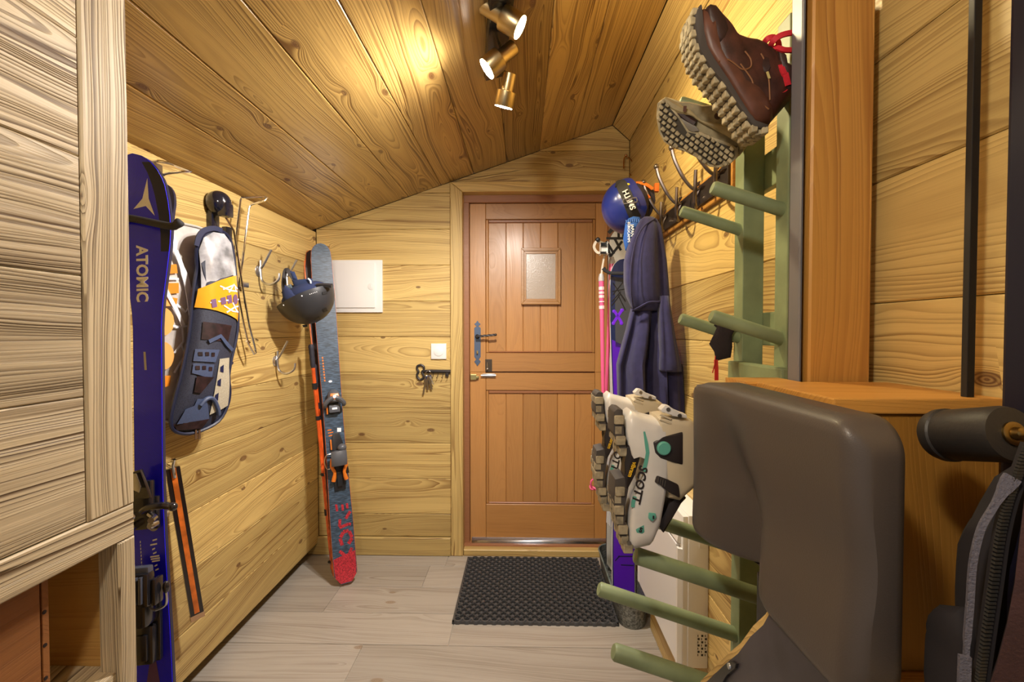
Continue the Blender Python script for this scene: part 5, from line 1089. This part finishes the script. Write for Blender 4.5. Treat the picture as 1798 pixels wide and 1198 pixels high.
# ---------------------------------------------------------------- ski boots on the pegs (shaft pushed over the peg, sole to the room)
BW = mat('boot_white', (.72, .70, .68), .35, var=.06, vscale=20); BG = mat('boot_beige', (.58, .50, .36), .45); SOLE = mat('boot_sole', (.33, .28, .19), .75, var=.3, vscale=60, bump=.4, bscale=150); SOLD = mat('boot_sole_dark', (.06, .05, .045), .7)
TEAL = mat('teal_plastic', (.12, .42, .34), .35); BBL = mat('boot_black', (.025, .018, .018), .45); SCR = mat('screw_steel', (.4, .38, .36), .3, 1)
def ski_boot(label, yc, mp, w=.074):
    def Pt(q, o=0): px, py = mp(*q); return at_y(px, py, yc-o)
    t = thing('ski_boot', label, 'ski boot', Pt((1120, 850)), 'white ski touring boots')
    def slab(name, pts, m, o0, o1, bev=.006, par=None, sp=True):
        bm = B(); A = [Pt(q, o1) for q in pts]; prism(bm, A, (0, o1-o0, 0), bev, 2); return obj(name, bm, m, par or t, split=sp)
    h = w/2
    def body(name, pts, m, hw, k=.55):
        bm = B(); A = [Pt(q) for q in pts]; c = sum(A, Vector())/len(A); R = []
        for f, y in ((.78, -hw), (.90, -hw*.93), (.97, -hw*.72), (1, -hw*.35), (1, hw*.35), (.97, hw*.72), (.90, hw*.93), (.78, hw)): R.append([c+(p-c)*f+Vector((0, y, 0)) for p in A])
        loft(bm, R); return obj(name, bm, m, t, angle=55)
    body('lower_shell', [(1091, 728), (1103, 717), (1116, 724), (1140, 730), (1165, 735), (1168, 790), (1166, 830), (1160, 872), (1152, 914), (1140, 942), (1134, 949), (1112, 954), (1098, 957), (1097, 925), (1099, 890), (1107, 858), (1120, 830), (1124, 806), (1122, 786), (1112, 782), (1099, 786), (1094, 765)], BW, h)
    body('cuff', [(1146, 726), (1160, 724), (1198, 728), (1215, 740), (1218, 800), (1210, 850), (1185, 872), (1166, 868), (1158, 830), (1153, 790), (1148, 760)], BG, h*.97)
    bm = B(); A = [Pt(q, 0) for q in ((1150, 916), (1168, 878), (1190, 860), (1200, 868), (1180, 885), (1160, 930))]; prism(bm, [p+Vector((0, h*.55, 0)) for p in A], (0, -h*1.1, 0), .004); obj('tongue', bm, BBL, t)
    slab('arch_block', [(1099, 786), (1112, 780), (1122, 784), (1124, 806), (1116, 832), (1104, 858), (1098, 862), (1096, 834), (1100, 812)], BBL, .0, h*.92, .004)
    s1 = slab('heel_sole', [(1078, 724), (1084, 718), (1094, 720), (1094, 740), (1096, 764), (1100, 786), (1104, 800), (1090, 792), (1082, 770), (1077, 762)], SOLD, -h*.55, h*.9, .002)
    s2 = slab('forefoot_sole', [(1080, 842), (1098, 838), (1104, 858), (1098, 890), (1097, 925), (1098, 957), (1093, 956), (1086, 930), (1079, 895), (1077, 870)], SOLD, -h*.55, h*.9, .002)
    def lugs(line, n, par):
        P_ = spline([Pt(q) for q in line], 8)
        for i in range(n):
            c = P_[int((i+.5)/n*(len(P_)-1))]
            for j in range(3):
                bm = B(); yy = h*.58*(1-j)-.0; box(bm, c+Vector((-.005, -yy-(.016 if j == 0 else .009)+(.004 if i % 2 else 0), -.009)), c+Vector((.009 if i % 2 else .012, -yy+.008, .007)), .0015, 1); obj('lug', bm, SOLE, par)
    lugs([(1077, 724), (1077, 745), (1080, 768), (1089, 792)], 4, s1); lugs([(1079, 846), (1076, 872), (1080, 900), (1087, 930), (1094, 954)], 7, s2)
    slab('toe_plate', [(1095, 920), (1100, 918), (1101, 955), (1096, 957)], SOLD, h*.6, h*.9, .001)
    slab('pivot_shield', [(1146, 776), (1165, 768), (1200, 758), (1200, 818), (1185, 813), (1160, 806), (1150, 796)], BBL, h*.8, h*1.03, .004)
    bm = B(); lathe(bm, [(.012, 0), (.012, .004), (.010, .006)], zaxis(Pt((1165, 787), h*1.03), (0, -1, 0)), 22); obj('pivot_disc', bm, TEAL, t)
    def line(name, pts, wd, m):
        bm = B(); strap(bm, [Pt(q, h*1.004) for q in pts], wd, .002, (0, -1, 0)); return obj(name, bm, m, t, smooth=False)
    line('teal_stripe', [(1131, 758), (1135, 780), (1137, 795), (1134, 812), (1130, 828)], [.003, .006, .006, .006, .006], TEAL); line('teal_stripe', [(1115, 872), (1112, 881), (1111, 891)], .006, TEAL)
    px, py = 1123, 850; q = Pt((px, py), h*1.004); d = Pt((1118, 870), h)-Pt((1127, 828), h); text('lettering', 'SCOTT', .0205, axes(q, x=d, z=(0, -1, 0)), BBL, t, ext=.0012, bold=.0005, shear=.2)
    px, py = 1110, 825; q = Pt((px, py), h*.945); text('lettering', 'vibram', .010, axes(q, x=Pt((1107, 832))-Pt((1112, 818)), z=(0, -1, 0)), mat('yellow_print', (.75, .45, .02), .5), t, ext=.001, bold=.0003)
    slab('teal_buckle', [(1140, 902), (1152, 903), (1153, 909), (1146, 917), (1139, 912)], TEAL, h*.8, h*1.12, .002); slab('buckle_hole', [(1146, 906), (1149, 906), (1149, 912), (1146, 912)], BBL, h*1.1, h*1.135, .0005)
    s = slab('teal_badge', [(1116, 930), (1131, 922), (1132, 935), (1128, 938), (1118, 936)], TEAL, h*.9, h*1.01, .001); q = Pt((1125, 931), h*1.025); text('lettering', 'S', .011, axes(q, x=(1, 0, -.3), z=(0, -1, 0)), BBL, s, ext=.001, bold=.0005)
    slab('black_buckle', [(1154, 836), (1170, 842), (1192, 852), (1195, 876), (1175, 866), (1168, 856), (1150, 848)], BBL, h*.7, h*1.1, .003)
    for k in range(4): slab('ratchet', [(1156+4*k, 838+2*k), (1158+4*k, 839+2*k), (1156+4*k, 850+2*k), (1154+4*k, 849+2*k)], SOLD, h*1.08, h*1.16, .0005)
    for py in (727, 735): slab('cuff_ridge', [(1160, py), (1180, py+8), (1178, py+11), (1158, py+3)], BG, h*.9, h*1.0, .001)
    slab('buckle_lever', [(1160, 720), (1168, 712), (1176, 713), (1184, 722), (1206, 728), (1207, 735), (1180, 731), (1172, 724), (1164, 726)], BW, h*.5, h*1.05, .002); bm = B()
    for q in ((1173, 719), (1193, 730)): lathe(bm, [(.0035, 0), (.0035, .002)], zaxis(Pt(q, h*1.05), (0, -1, 0)), 10)
    lathe(bm, [(.004, 0), (.004, .004)], zaxis(Pt((1104, 953), h*.9), (0, -1, 0)), 10); obj('screw', bm, SCR, t)
    return t
ski_boot('white ski touring boot with teal stripe on the green peg, the nearer of the pair', .832, lambda x, y: (x, y))
ski_boot('white ski touring boot behind its pair, sole close to the door', 1.005, lambda x, y: (1050+(x-1083)*.83, 690+(y-720)*.835))
# ---------------------------------------------------------------- hiking boots on the top pegs
LEA = mat('brown_leather', (.055, .016, .010), .5, var=.5, vscale=30, bump=.3, bscale=120); LEM = mat('brown_midsole', (.10, .035, .02), .45, var=.3, vscale=30); LED = mat('dark_leather', (.035, .014, .012), .5, bump=.3, bscale=120)
LUG = mat('dusty_rubber', (.38, .32, .20), .8, var=.3, vscale=60); RED = mat('red_lace', (.58, .015, .03), .65, bump=.3, bscale=500)
y0 = .815
t = thing('hiking_boot', 'brown leather hiking boot with red laces on the top right peg', 'hiking boot', at_y(1300, 150, y0), 'hiking boots on the top pegs')
def hb(px, py, o=0): return at_y(px, py, y0-o)
def puff(name, pts, m, hw, par=None, ks=((.70, -1), (.86, -.9), (.96, -.6), (1, -.2), (1, .2), (.96, .6), (.86, .9), (.70, 1)), f=hb, o=0):
    bm = B(); A = [f(*q, o) for q in pts]; c = sum(A, Vector())/len(A); loft(bm, [[c+(p-c)*k+Vector((0, y*hw, 0)) for p in A] for k, y in ks]); return obj(name, bm, m, par or t, angle=60)
upper = [(1224, 36), (1232, 27), (1243, 29), (1254, 42), (1266, 62), (1280, 74), (1296, 80), (1316, 83), (1332, 90), (1348, 102), (1358, 110), (1362, 130), (1380, 132), (1392, 150), (1388, 172), (1374, 190), (1360, 206), (1344, 224), (1322, 226), (1300, 200), (1284, 178), (1264, 150), (1244, 112), (1232, 76)]
puff('upper', upper, LEA, .034)
mids = [(1218, 30), (1226, 26), (1232, 60), (1240, 92), (1256, 122), (1276, 136), (1290, 150), (1300, 168), (1330, 184), (1346, 204), (1348, 220), (1342, 230), (1320, 236), (1306, 226), (1284, 192), (1262, 156), (1236, 118), (1222, 92), (1216, 62)]
puff('midsole', mids, LEM, .036)
sl = [(1212, 36), (1219, 28), (1222, 60), (1228, 94), (1242, 122), (1268, 160), (1290, 196), (1312, 228), (1334, 236), (1330, 239), (1310, 237), (1284, 202), (1260, 166), (1234, 134), (1216, 104), (1208, 68), (1209, 46)]
so = puff('outsole', sl, SOLD, .031, ks=((.97, -1), (1, -.9), (1, .9), (.97, 1)))
path = spline([hb(*q) for q in ((1210, 40), (1207, 66), (1214, 100), (1230, 130), (1258, 164), (1284, 202), (1310, 238), (1334, 240))], 6)
for i in range(0, len(path)-1, 2):
    for j in range(3):
        bm = B(); c = path[i]; yy = -.022+.019*j+(.005 if (i//2) % 2 else 0); box(bm, c+Vector((-.005, yy-.008, -.006)), c+Vector((.006, yy+.007, .006)), .0015, 1); obj('lug', bm, LUG, so)
puff('toe_cap', hw=.036, m=LED, pts=[(1226, 34), (1232, 26), (1243, 28), (1254, 42), (1264, 60), (1268, 76), (1260, 96), (1250, 100), (1236, 80), (1229, 56)])
puff('collar', [(1346, 104), (1358, 108), (1362, 130), (1380, 134), (1391, 150), (1386, 172), (1364, 180), (1352, 164), (1350, 130)], LED, .035)
bm = B()
for ln in ([(1262, 108), (1276, 104), (1290, 112), (1304, 122), (1318, 118), (1318, 104), (1308, 90)], [(1336, 94), (1344, 110), (1350, 140), (1352, 176)], [(1300, 112), (1320, 140), (1322, 158)], [(1278, 122), (1296, 134), (1304, 150), (1330, 176), (1350, 192)]): sweep(bm, spline([hb(*q, .0345) for q in ln], 4), .0014, 5)
obj('stitching', bm, mat('tan_stitch', (.22, .09, .03), .7), t, split=False)
puff('side_patch', [(1322, 116), (1332, 118), (1336, 140), (1330, 152), (1322, 148), (1318, 134)], LED, .036)
bm = B(); strap(bm, [hb(1347, 126, .036), hb(1351, 138, .036)], .004, .001, (0, -1, 0)); obj('tag', bm, mat('tag_tan', (.5, .4, .15), .6), t)
bm = B()
for q in ((1276, 70), (1287, 77), (1300, 80), (1312, 82), (1325, 88), (1338, 94)): 
    sweep(bm, [hb(*q, .022), hb(q[0]+3, q[1]-3, .0), hb(q[0]+2, q[1]-1, -.022)], .005, 6)
obj('lacing', bm, RED, t, split=False)
bm = B()
for ln in ([(1346, 98, .01), (1341, 80, .02), (1348, 68, .03), (1360, 66, .03), (1367, 76, .025), (1368, 100, .02), (1369, 116, .02)], [(1350, 94, .02), (1356, 74, .035), (1372, 62, .04), (1394, 57, .04)], [(1348, 92, .02), (1362, 84, .03), (1378, 88, .035), (1398, 88, .03)], [(1352, 96, .02), (1366, 108, .03), (1376, 128, .035), (1383, 146, .03), (1376, 158, .03), (1366, 158, .03), (1362, 150, .025)], [(1376, 118, .03), (1380, 134, .035), (1384, 150, .035)]): strap(bm, spline([hb(*q) for q in ln], 5), .009, .003, (0, -1, .15))
ball(bm, hb(1348, 92, .02), .010, 10, 8); obj('lace_bow', bm, RED, t, split=False)
# the second boot shows its sole
y1 = 1.0
t2 = thing('hiking_boot', 'dusty grey-beige hiking boot beside it, showing its lugged sole', 'hiking boot', at_y(1235, 235, y1), 'hiking boots on the top pegs')
NV = Vector((-.42, -.80, -.42)).normalized(); cs = at_y(1222, 238, y1-.05)
def sp2(px, py, o=0): return at_plane(px, py, cs+NV*o, NV)
sole = [(1152, 205), (1154, 181), (1165, 172), (1177, 186), (1192, 203), (1208, 230), (1216, 234), (1228, 231), (1253, 242), (1278, 254), (1297, 258), (1296, 276), (1278, 291), (1260, 295), (1244, 293), (1228, 280), (1218, 271), (1210, 267), (1195, 265), (1178, 259), (1165, 249), (1156, 231)]
DUST = mat('dusty_suede', (.30, .255, .155), .85, var=.2, vscale=50, bump=.5, bscale=200)
bm = B(); prism(bm, [sp2(*q) for q in sole], -NV*.018, .003); so = obj('outsole', bm, LUG, t2, angle=50)
up2 = [(1156, 178), (1166, 171), (1190, 179), (1210, 180), (1233, 186), (1253, 185), (1265, 187), (1282, 204), (1303, 226), (1314, 244), (1309, 262), (1297, 276), (1270, 262), (1240, 246), (1214, 236), (1192, 210), (1170, 190)]
bm = B(); A = [at_plane(*q, cs-NV*.012, NV) for q in up2]; c_ = sum(A, Vector())/len(A); loft(bm, [[c_+(p-c_)*k-NV*d for p in A] for k, d in ((.97, 0), (1, .012), (1.0, .03), (.95, .05), (.86, .066), (.70, .074))]); obj('upper', bm, DUST, t2, angle=60)
MIDG = mat('beige_midsole', (.36, .29, .15), .6, var=.2, vscale=30)
bm = B(); sweep(bm, spline([sp2(*q, -.008) for q in ((1166, 175), (1180, 186), (1196, 194), (1214, 200), (1230, 212), (1256, 222), (1282, 232), (1300, 246), (1302, 262))], 5), [.006+.004*math.sin(i*.25) for i in range(41)], 8); obj('midsole', bm, MIDG, t2)
bm = B(); sweep(bm, spline([sp2(*q, -.01) for q in ((1190, 196), (1204, 208), (1220, 218))], 4), .008, 8); obj('arch_gap', bm, LED, t2)
bm = B(); prism(bm, [sp2(*q, .002) for q in ((1195, 207), (1206, 214), (1222, 222), (1228, 230), (1216, 232), (1208, 228))], -NV*.006, .001); obj('shank_plate', bm, mat('grey_shank', (.25, .23, .2), .3, .3), t2)
bm = B(); ball(bm, at_plane(1260, 204, cs-NV*.0, NV)-NV*.002, (.007, .003, .007), 10, 8); obj('eyelet', bm, LED, t2)
bm = B(); strap(bm, [at_plane(1203, 186, cs+NV*.002, NV), at_plane(1202, 196, cs+NV*.002, NV)], .006, .002, NV); obj('brown_tab', bm, LEM, t2)
DKG = mat('sole_groove', (.05, .042, .03), .8)
def inside(px, py):
    c = False; n = len(sole)
    for i in range(n):
        (xa, ya_), (xb, yb2) = sole[i], sole[i-1]
        if (ya_ > py) != (yb2 > py) and px < (xb-xa)*(py-ya_)/(yb2-ya_)+xa: c = not c
    return c
random.seed(3)
ax = Vector((118, 92)).normalized(); bx = Vector((-ax.y, ax.x)); org = Vector((1160, 200))
for i in range(-2, 17):
    for j in range(-7, 8):
        q = org+ax*(i*10.2+(4 if j % 2 else 0))+bx*(j*9.5)
        if not all(inside(q.x+dx_, q.y+dy_) for dx_, dy_ in ((0, 0), (3.5, 1), (-3.5, -1), (1, 3.5), (-1, -3.5))): continue
        if 1192 < q.x < 1226 and q.y < 234: continue
        s_ = random.uniform(.8, 1.05); bm = B()
        cor = [q+ax*(a*4.4*s_)+bx*(b*3.7*s_) for a, b in ((-1, -1), (1, -.8), (.85, 1), (-1, .9))]
        prism(bm, [sp2(*v, .006) for v in cor], -NV*.007, .0012, 1); obj('lug', bm, LUG, so)
bm = B(); prism(bm, [sp2(*q, .0012) for q in [(1158, 205), (1158, 186), (1166, 178), (1190, 206), (1206, 232), (1226, 236), (1252, 247), (1288, 260), (1290, 274), (1262, 290), (1246, 288), (1222, 268), (1196, 260), (1170, 250), (1160, 230)]], -NV*.002, 0); obj('tread_recess', bm, DKG, so)
bm = B(); strap(bm, spline([at_y(1256, 164, .99), at_y(1258, 176, .985), at_y(1260, 186, .98)], 3), .007, .003, (0, -1, 0)); obj('red_lace', bm, RED, t2)
# ---------------------------------------------------------------- wooden cabinet behind the pad
t = thing('wooden_plinth', 'amber wooden plinth cabinet with a flat top, behind the black gym pad', 'cabinet', (.47, .60, 0))
zt_ = 1.147
plank(t, rect(.0, zt_-.018, -.558, -.365), (0, .54, 0), (0, 0, 1), (-1, 0, 0), .016, PLY, name='front_panel')
bm = B(); box(bm, (.365, .557, .0), (.381, .70, zt_-.018)); box(bm, (.54, .557, .0), (.558, .70, zt_-.018)); obj('side_panel', bm, PLY, t, smooth=False)
bm = B(); box(bm, (.362, .536, zt_-.018), (.561, .712, zt_), .002); obj('top_board', bm, PINEO, t, smooth=False)
bm = B(); box(bm, (.40, .40, .79), (.565, .538, .826), .003); obj('ledge', bm, PINEO, t, smooth=False)
bm = B(); box(bm, (.41, .42, .0), (.555, .538, .79), .003); obj('base', bm, PLY, t, smooth=False)
plank(t, rect(.346, .434, zt_-.09, zt_), (0, .714, 0), (1, 0, 0), (0, 0, 1), .07, PINEO, name='rail', cham=.003)
# ---------------------------------------------------------------- contoured gym pad and its bench
PAD = mat('black_vinyl_pad', (.070, .058, .054), .45, bump=.12, bscale=700, coat=.05)
ypn, ypf, zp0, zp1 = .405, .735, .905, 1.147
t = thing('exercise_pad', 'large contoured black foam gym pad in the right foreground', 'gym pad', (.32, .57, .9))
def padface(y, z):
    u = (y-ypn)/(ypf-ypn); v = (z-zp0)/(zp1-zp0)
    x = .268-.028*u*0 + .022*(1-u)
    x += .008*math.exp(-((v-.42)/.22)**2)*(1-u)**.5                       # waist of the near edge
    g = math.exp(-((u-(.64+.2*max(0, v-.35)))/.13)**2); x += .060*g*max(0, 1-v*.95)**1.3   # valley that opens at the bottom
    x += .010*math.exp(-((u-.62)/.25)**2)*(v)*(1-v)*2
    return x
bm = B(); nu, nv = 56, 44; rr = .016; R = []
for j in range(nv+1):
    row = []
    for i in range(nu+1):
        u, v = i/nu, j/nv; y = ypn+(ypf-ypn)*u; zl_ = zp0-.022*(1-u); z = zl_+(zp1-zl_)*v
        ey = min(y-ypn, ypf-y); ez = min(z-zl_, zp1-z); cut = 0
        if ey < rr and ez < rr*1.3:
            k = math.hypot(rr-ey, (rr*1.3-ez)/1.3); 
            d = max(0, k) 
        else: d = max(0, rr-min(ey, ez/1.0))
        d = min(d, rr); x = padface(y, z)+rr-math.sqrt(max(0, rr*rr-d*d))
        # rounded outline
        cy, cz = .0, .0
        if ey < .035 and ez < .035:
            ang = Vector((.035-ey, .035-ez)); l = ang.length
            if l > .035:
                f = .035/l; sy = 1 if y < .57 else -1; sz = 1 if v < .5 else -1
                y += sy*(ang.x*(1-f)); z += sz*(ang.y*(1-f))
        row.append(Vector((x, y, z)))
    R.append(row)
V = [[bm.verts.new(p) for p in r] for r in R]
for j in range(nv):
    for i in range(nu): bm.faces.new((V[j][i], V[j][i+1], V[j+1][i+1], V[j+1][i]))
rim = [V[0][i] for i in range(nu+1)]+[V[j][nu] for j in range(1, nv+1)]+[V[nv][i] for i in range(nu-1, -1, -1)]+[V[j][0] for j in range(nv-1, 0, -1)]
cen_ = Vector((.30, (ypn+ypf)/2, (zp0+zp1)/2)); prev = rim
for xx, k in ((.310, 1.0), (.330, 1.0), (.338, .985), (.341, .95)):
    cur = [bm.verts.new(Vector((max(xx, v.co.x if k == 1 and xx < .32 else xx), cen_.y+(v.co.y-cen_.y)*k, cen_.z+(v.co.z-cen_.z)*k))) for v in rim]
    n = len(rim)
    for i in range(n): bm.faces.new((prev[i], prev[(i+1) % n], cur[(i+1) % n], cur[i]))
    prev = cur
bm.faces.new(prev); obj('pad', bm, PAD, t, angle=70)
# bracket plate with a plywood back under the pad, steel foot to the floor
XB = .292; q = [(1352, 1082), (1340, 1098), (1318, 1118), (1296, 1148), (1276, 1164), (1240, 1198), (1225, 1212)]
A = [at_x(px, py, XB) for px, py in q]; lo = [Vector((XB, .78, .56)), Vector((XB, .47, .56)), Vector((XB, .42, .60)), Vector((XB, .41, .902)), Vector((XB, .55, .902))]
PLT = mat('black_plate', (.040, .036, .050), .38, var=.35, vscale=14)
bm = B(); prism(bm, A+lo, (.008, 0, 0), .002); pb = obj('bracket_plate', bm, PLT, t, smooth=False)
bm = B(); prism(bm, [p+Vector((.009, .012, .006)) for p in A]+[p+Vector((.009, .0, 0)) for p in lo], (.016, 0, 0), .001); obj('plywood_back', bm, PINE, t, smooth=False)
bm = B(); prism(bm, [at_x(px, py, XB-.004) for px, py in ((1270, 1170), (1282, 1160), (1292, 1166), (1290, 1174), (1276, 1184), (1268, 1200), (1240, 1205))], (.005, 0, 0), .001); cl = obj('cover_lip', bm, BLACK, t, smooth=False)
bm = B(); c = at_x(1281, 1170, XB-.004); lathe(bm, [(.0045, 0), (.004, .002)], zaxis(c, (-1, 0, 0)), 12); obj('screw', bm, STEEL, t)
bm = B(); box(bm, (XB+.026, .56, .0), (XB+.066, .62, .90), .004); box(bm, (.18, .44, .0), (.36, .74, .03), .004); obj('foot', bm, BLACK, t, smooth=False, split=False)
# ---------------------------------------------------------------- steel parts of the gym machine
NBL = mat('blue_black_steel', (.012, .014, .035), .35, .4)
a = at_y(1766, 300, .474).x; b = a+.06
t = thing('machine_upright', 'dark blue steel upright of the gym machine at the right edge', 'gym machine post', ((a+b)/2, .455, .826))
bm = B(); box(bm, (a, .438, .826), (b, .474, 2.27), .004); obj('column', bm, NBL, t, smooth=False)
bm = B(); box(bm, (a-.004, .434, .826), (b, .478, .836), .002); obj('foot_plate', bm, NBL, t, smooth=False)
t = thing('guide_rod', 'thin black vertical rod in front of the pine wall, standing on the plinth', 'rod', (at_y(1712, 300, .55).x, .55, zt_))
bm = B(); c = at_y(1712, 200, .55); box(bm, (c.x-.0045, .548, zt_), (c.x+.0045, .556, 2.27), .001); obj('rod', bm, mat('black_rod', (.010, .009, .010), .5), t, smooth=False)
a = Vector((.428, .475, 1.1185)); b = at_y(1779, 762, .408); d = (b-a).normalized(); Ln = (b-a).length
t = thing('foam_roller', 'black foam roller on a steel axle at the right edge', 'foam roller', (a+b)/2)
FOAM = mat('black_foam', (.022, .020, .020), .5, bump=.15, bscale=300)
bm = B(); lathe(bm, [(.018, -.001), (.0245, .001), (.0262, .006), (.0262, .012), (.0245, .0135), (.0250, .015), (.0250, Ln-.006), (.0235, Ln-.001), (.012, Ln)], zaxis(a, d), 36); obj('foam', bm, FOAM, t)
bm = B(); lathe(bm, [(.0105, 0), (.0105, .002), (.0085, .003), (.006, .003), (.005, .008), (.0025, .0095)], zaxis(b, d), 20); obj('axle_nut', bm, mat('brass_nut', (.30, .20, .07), .3, 1), t)
bm = B(); sweep(bm, [a+Vector((-.0, .0, 0))+d*.02, Vector((.485, .472, 1.105))], .006, 8); obj('axle', bm, NBL, t)
# ---------------------------------------------------------------- brown jacket at the right edge
t = thing('zip_jacket', 'dark brown zipped jacket hanging at the right edge of the picture', 'jacket', (.44, .34, .9))
JK = mat('brown_softshell', (.050, .020, .022), .8, bump=.4, bscale=400, var=.2, vscale=30); JL = mat('jacket_lining', (.010, .008, .012), .85); TEE = mat('zip_teeth', (.045, .045, .045), .4, .4); STR = mat('grey_webbing', (.10, .10, .14), .8, bump=.8, bscale=500)
yj = .345
def jp(px, py, o=0): return at_y(px, py, yj-o)
L_e = [(1808, 780), (1790, 830), (1772, 880), (1758, 940), (1748, 1010), (1738, 1080), (1728, 1150), (1720, 1210), (1712, 1290)]
bm = B(); R = []
for k, (px, py) in enumerate(L_e):
    a = jp(px+3, py); row = []
    for i in range(13):
        f = i/12; xx = a.x+.13*f; yy = a.y-.012*math.sin(f*5+k*.4)-.03*math.sin(f*PI)+.0; row.append(Vector((xx, yy, a.z)))
    R.append(row+[Vector((p.x+.004, p.y+.004+.04*(12-ii)/12, p.z)) for ii, p in enumerate(row[::-1])])
loft(bm, R); obj('front_panel', bm, JK, t, angle=80)
bm = B(); strap(bm, spline([jp(*q) for q in L_e], 4), .009, .004, (-.3, -1, 0)); obj('zip_tape', bm, JL, t)
bm = B(); S = spline([jp(*q, .003) for q in L_e], 10)
for k in range(0, len(S)-1): box(bm, S[k]+Vector((-.0026, -.001, -.0009)), S[k]+Vector((.0026, .002, .0009)))
zt2 = obj('zip_teeth', bm, TEE, t, smooth=False, split=False); zt2['kind'] = 'stuff'
bm = B(); inner = [(1806, 800), (1780, 850), (1762, 890), (1745, 905), (1722, 960), (1716, 1040), (1712, 1120), (1712, 1290), (1745, 1290), (1752, 1100), (1765, 950), (1790, 860)]
pillow(bm, [jp(*q, -.02) for q in inner], (0, -1, 0), .008, .03); obj('lining', bm, JL, t)
bm = B(); pillow(bm, [jp(*q, -.03) for q in ((1712, 1068), (1690, 1066), (1672, 1080), (1664, 1110), (1668, 1140), (1660, 1170), (1655, 1290), (1730, 1290), (1730, 1150))], (0, -1, 0), .012, .03); obj('sleeve', bm, JL, t)
bm = B(); strap(bm, spline([jp(*q, .002) for q in ((1778, 838), (1764, 858), (1742, 894), (1722, 930), (1708, 990), (1703, 1060), (1698, 1120), (1696, 1160))], 4), [.010, .010, .010, .009, .008, .006, .005, .004, .004]+[.004]*16+[.003]*4, .003, (-.4, -1, .1)); strap(bm, [jp(1694, 1152, .004), jp(1692, 1210, .004), jp(1690, 1290, .004)], .007, .003, (-.3, -1, 0)); obj('strap', bm, STR, t)
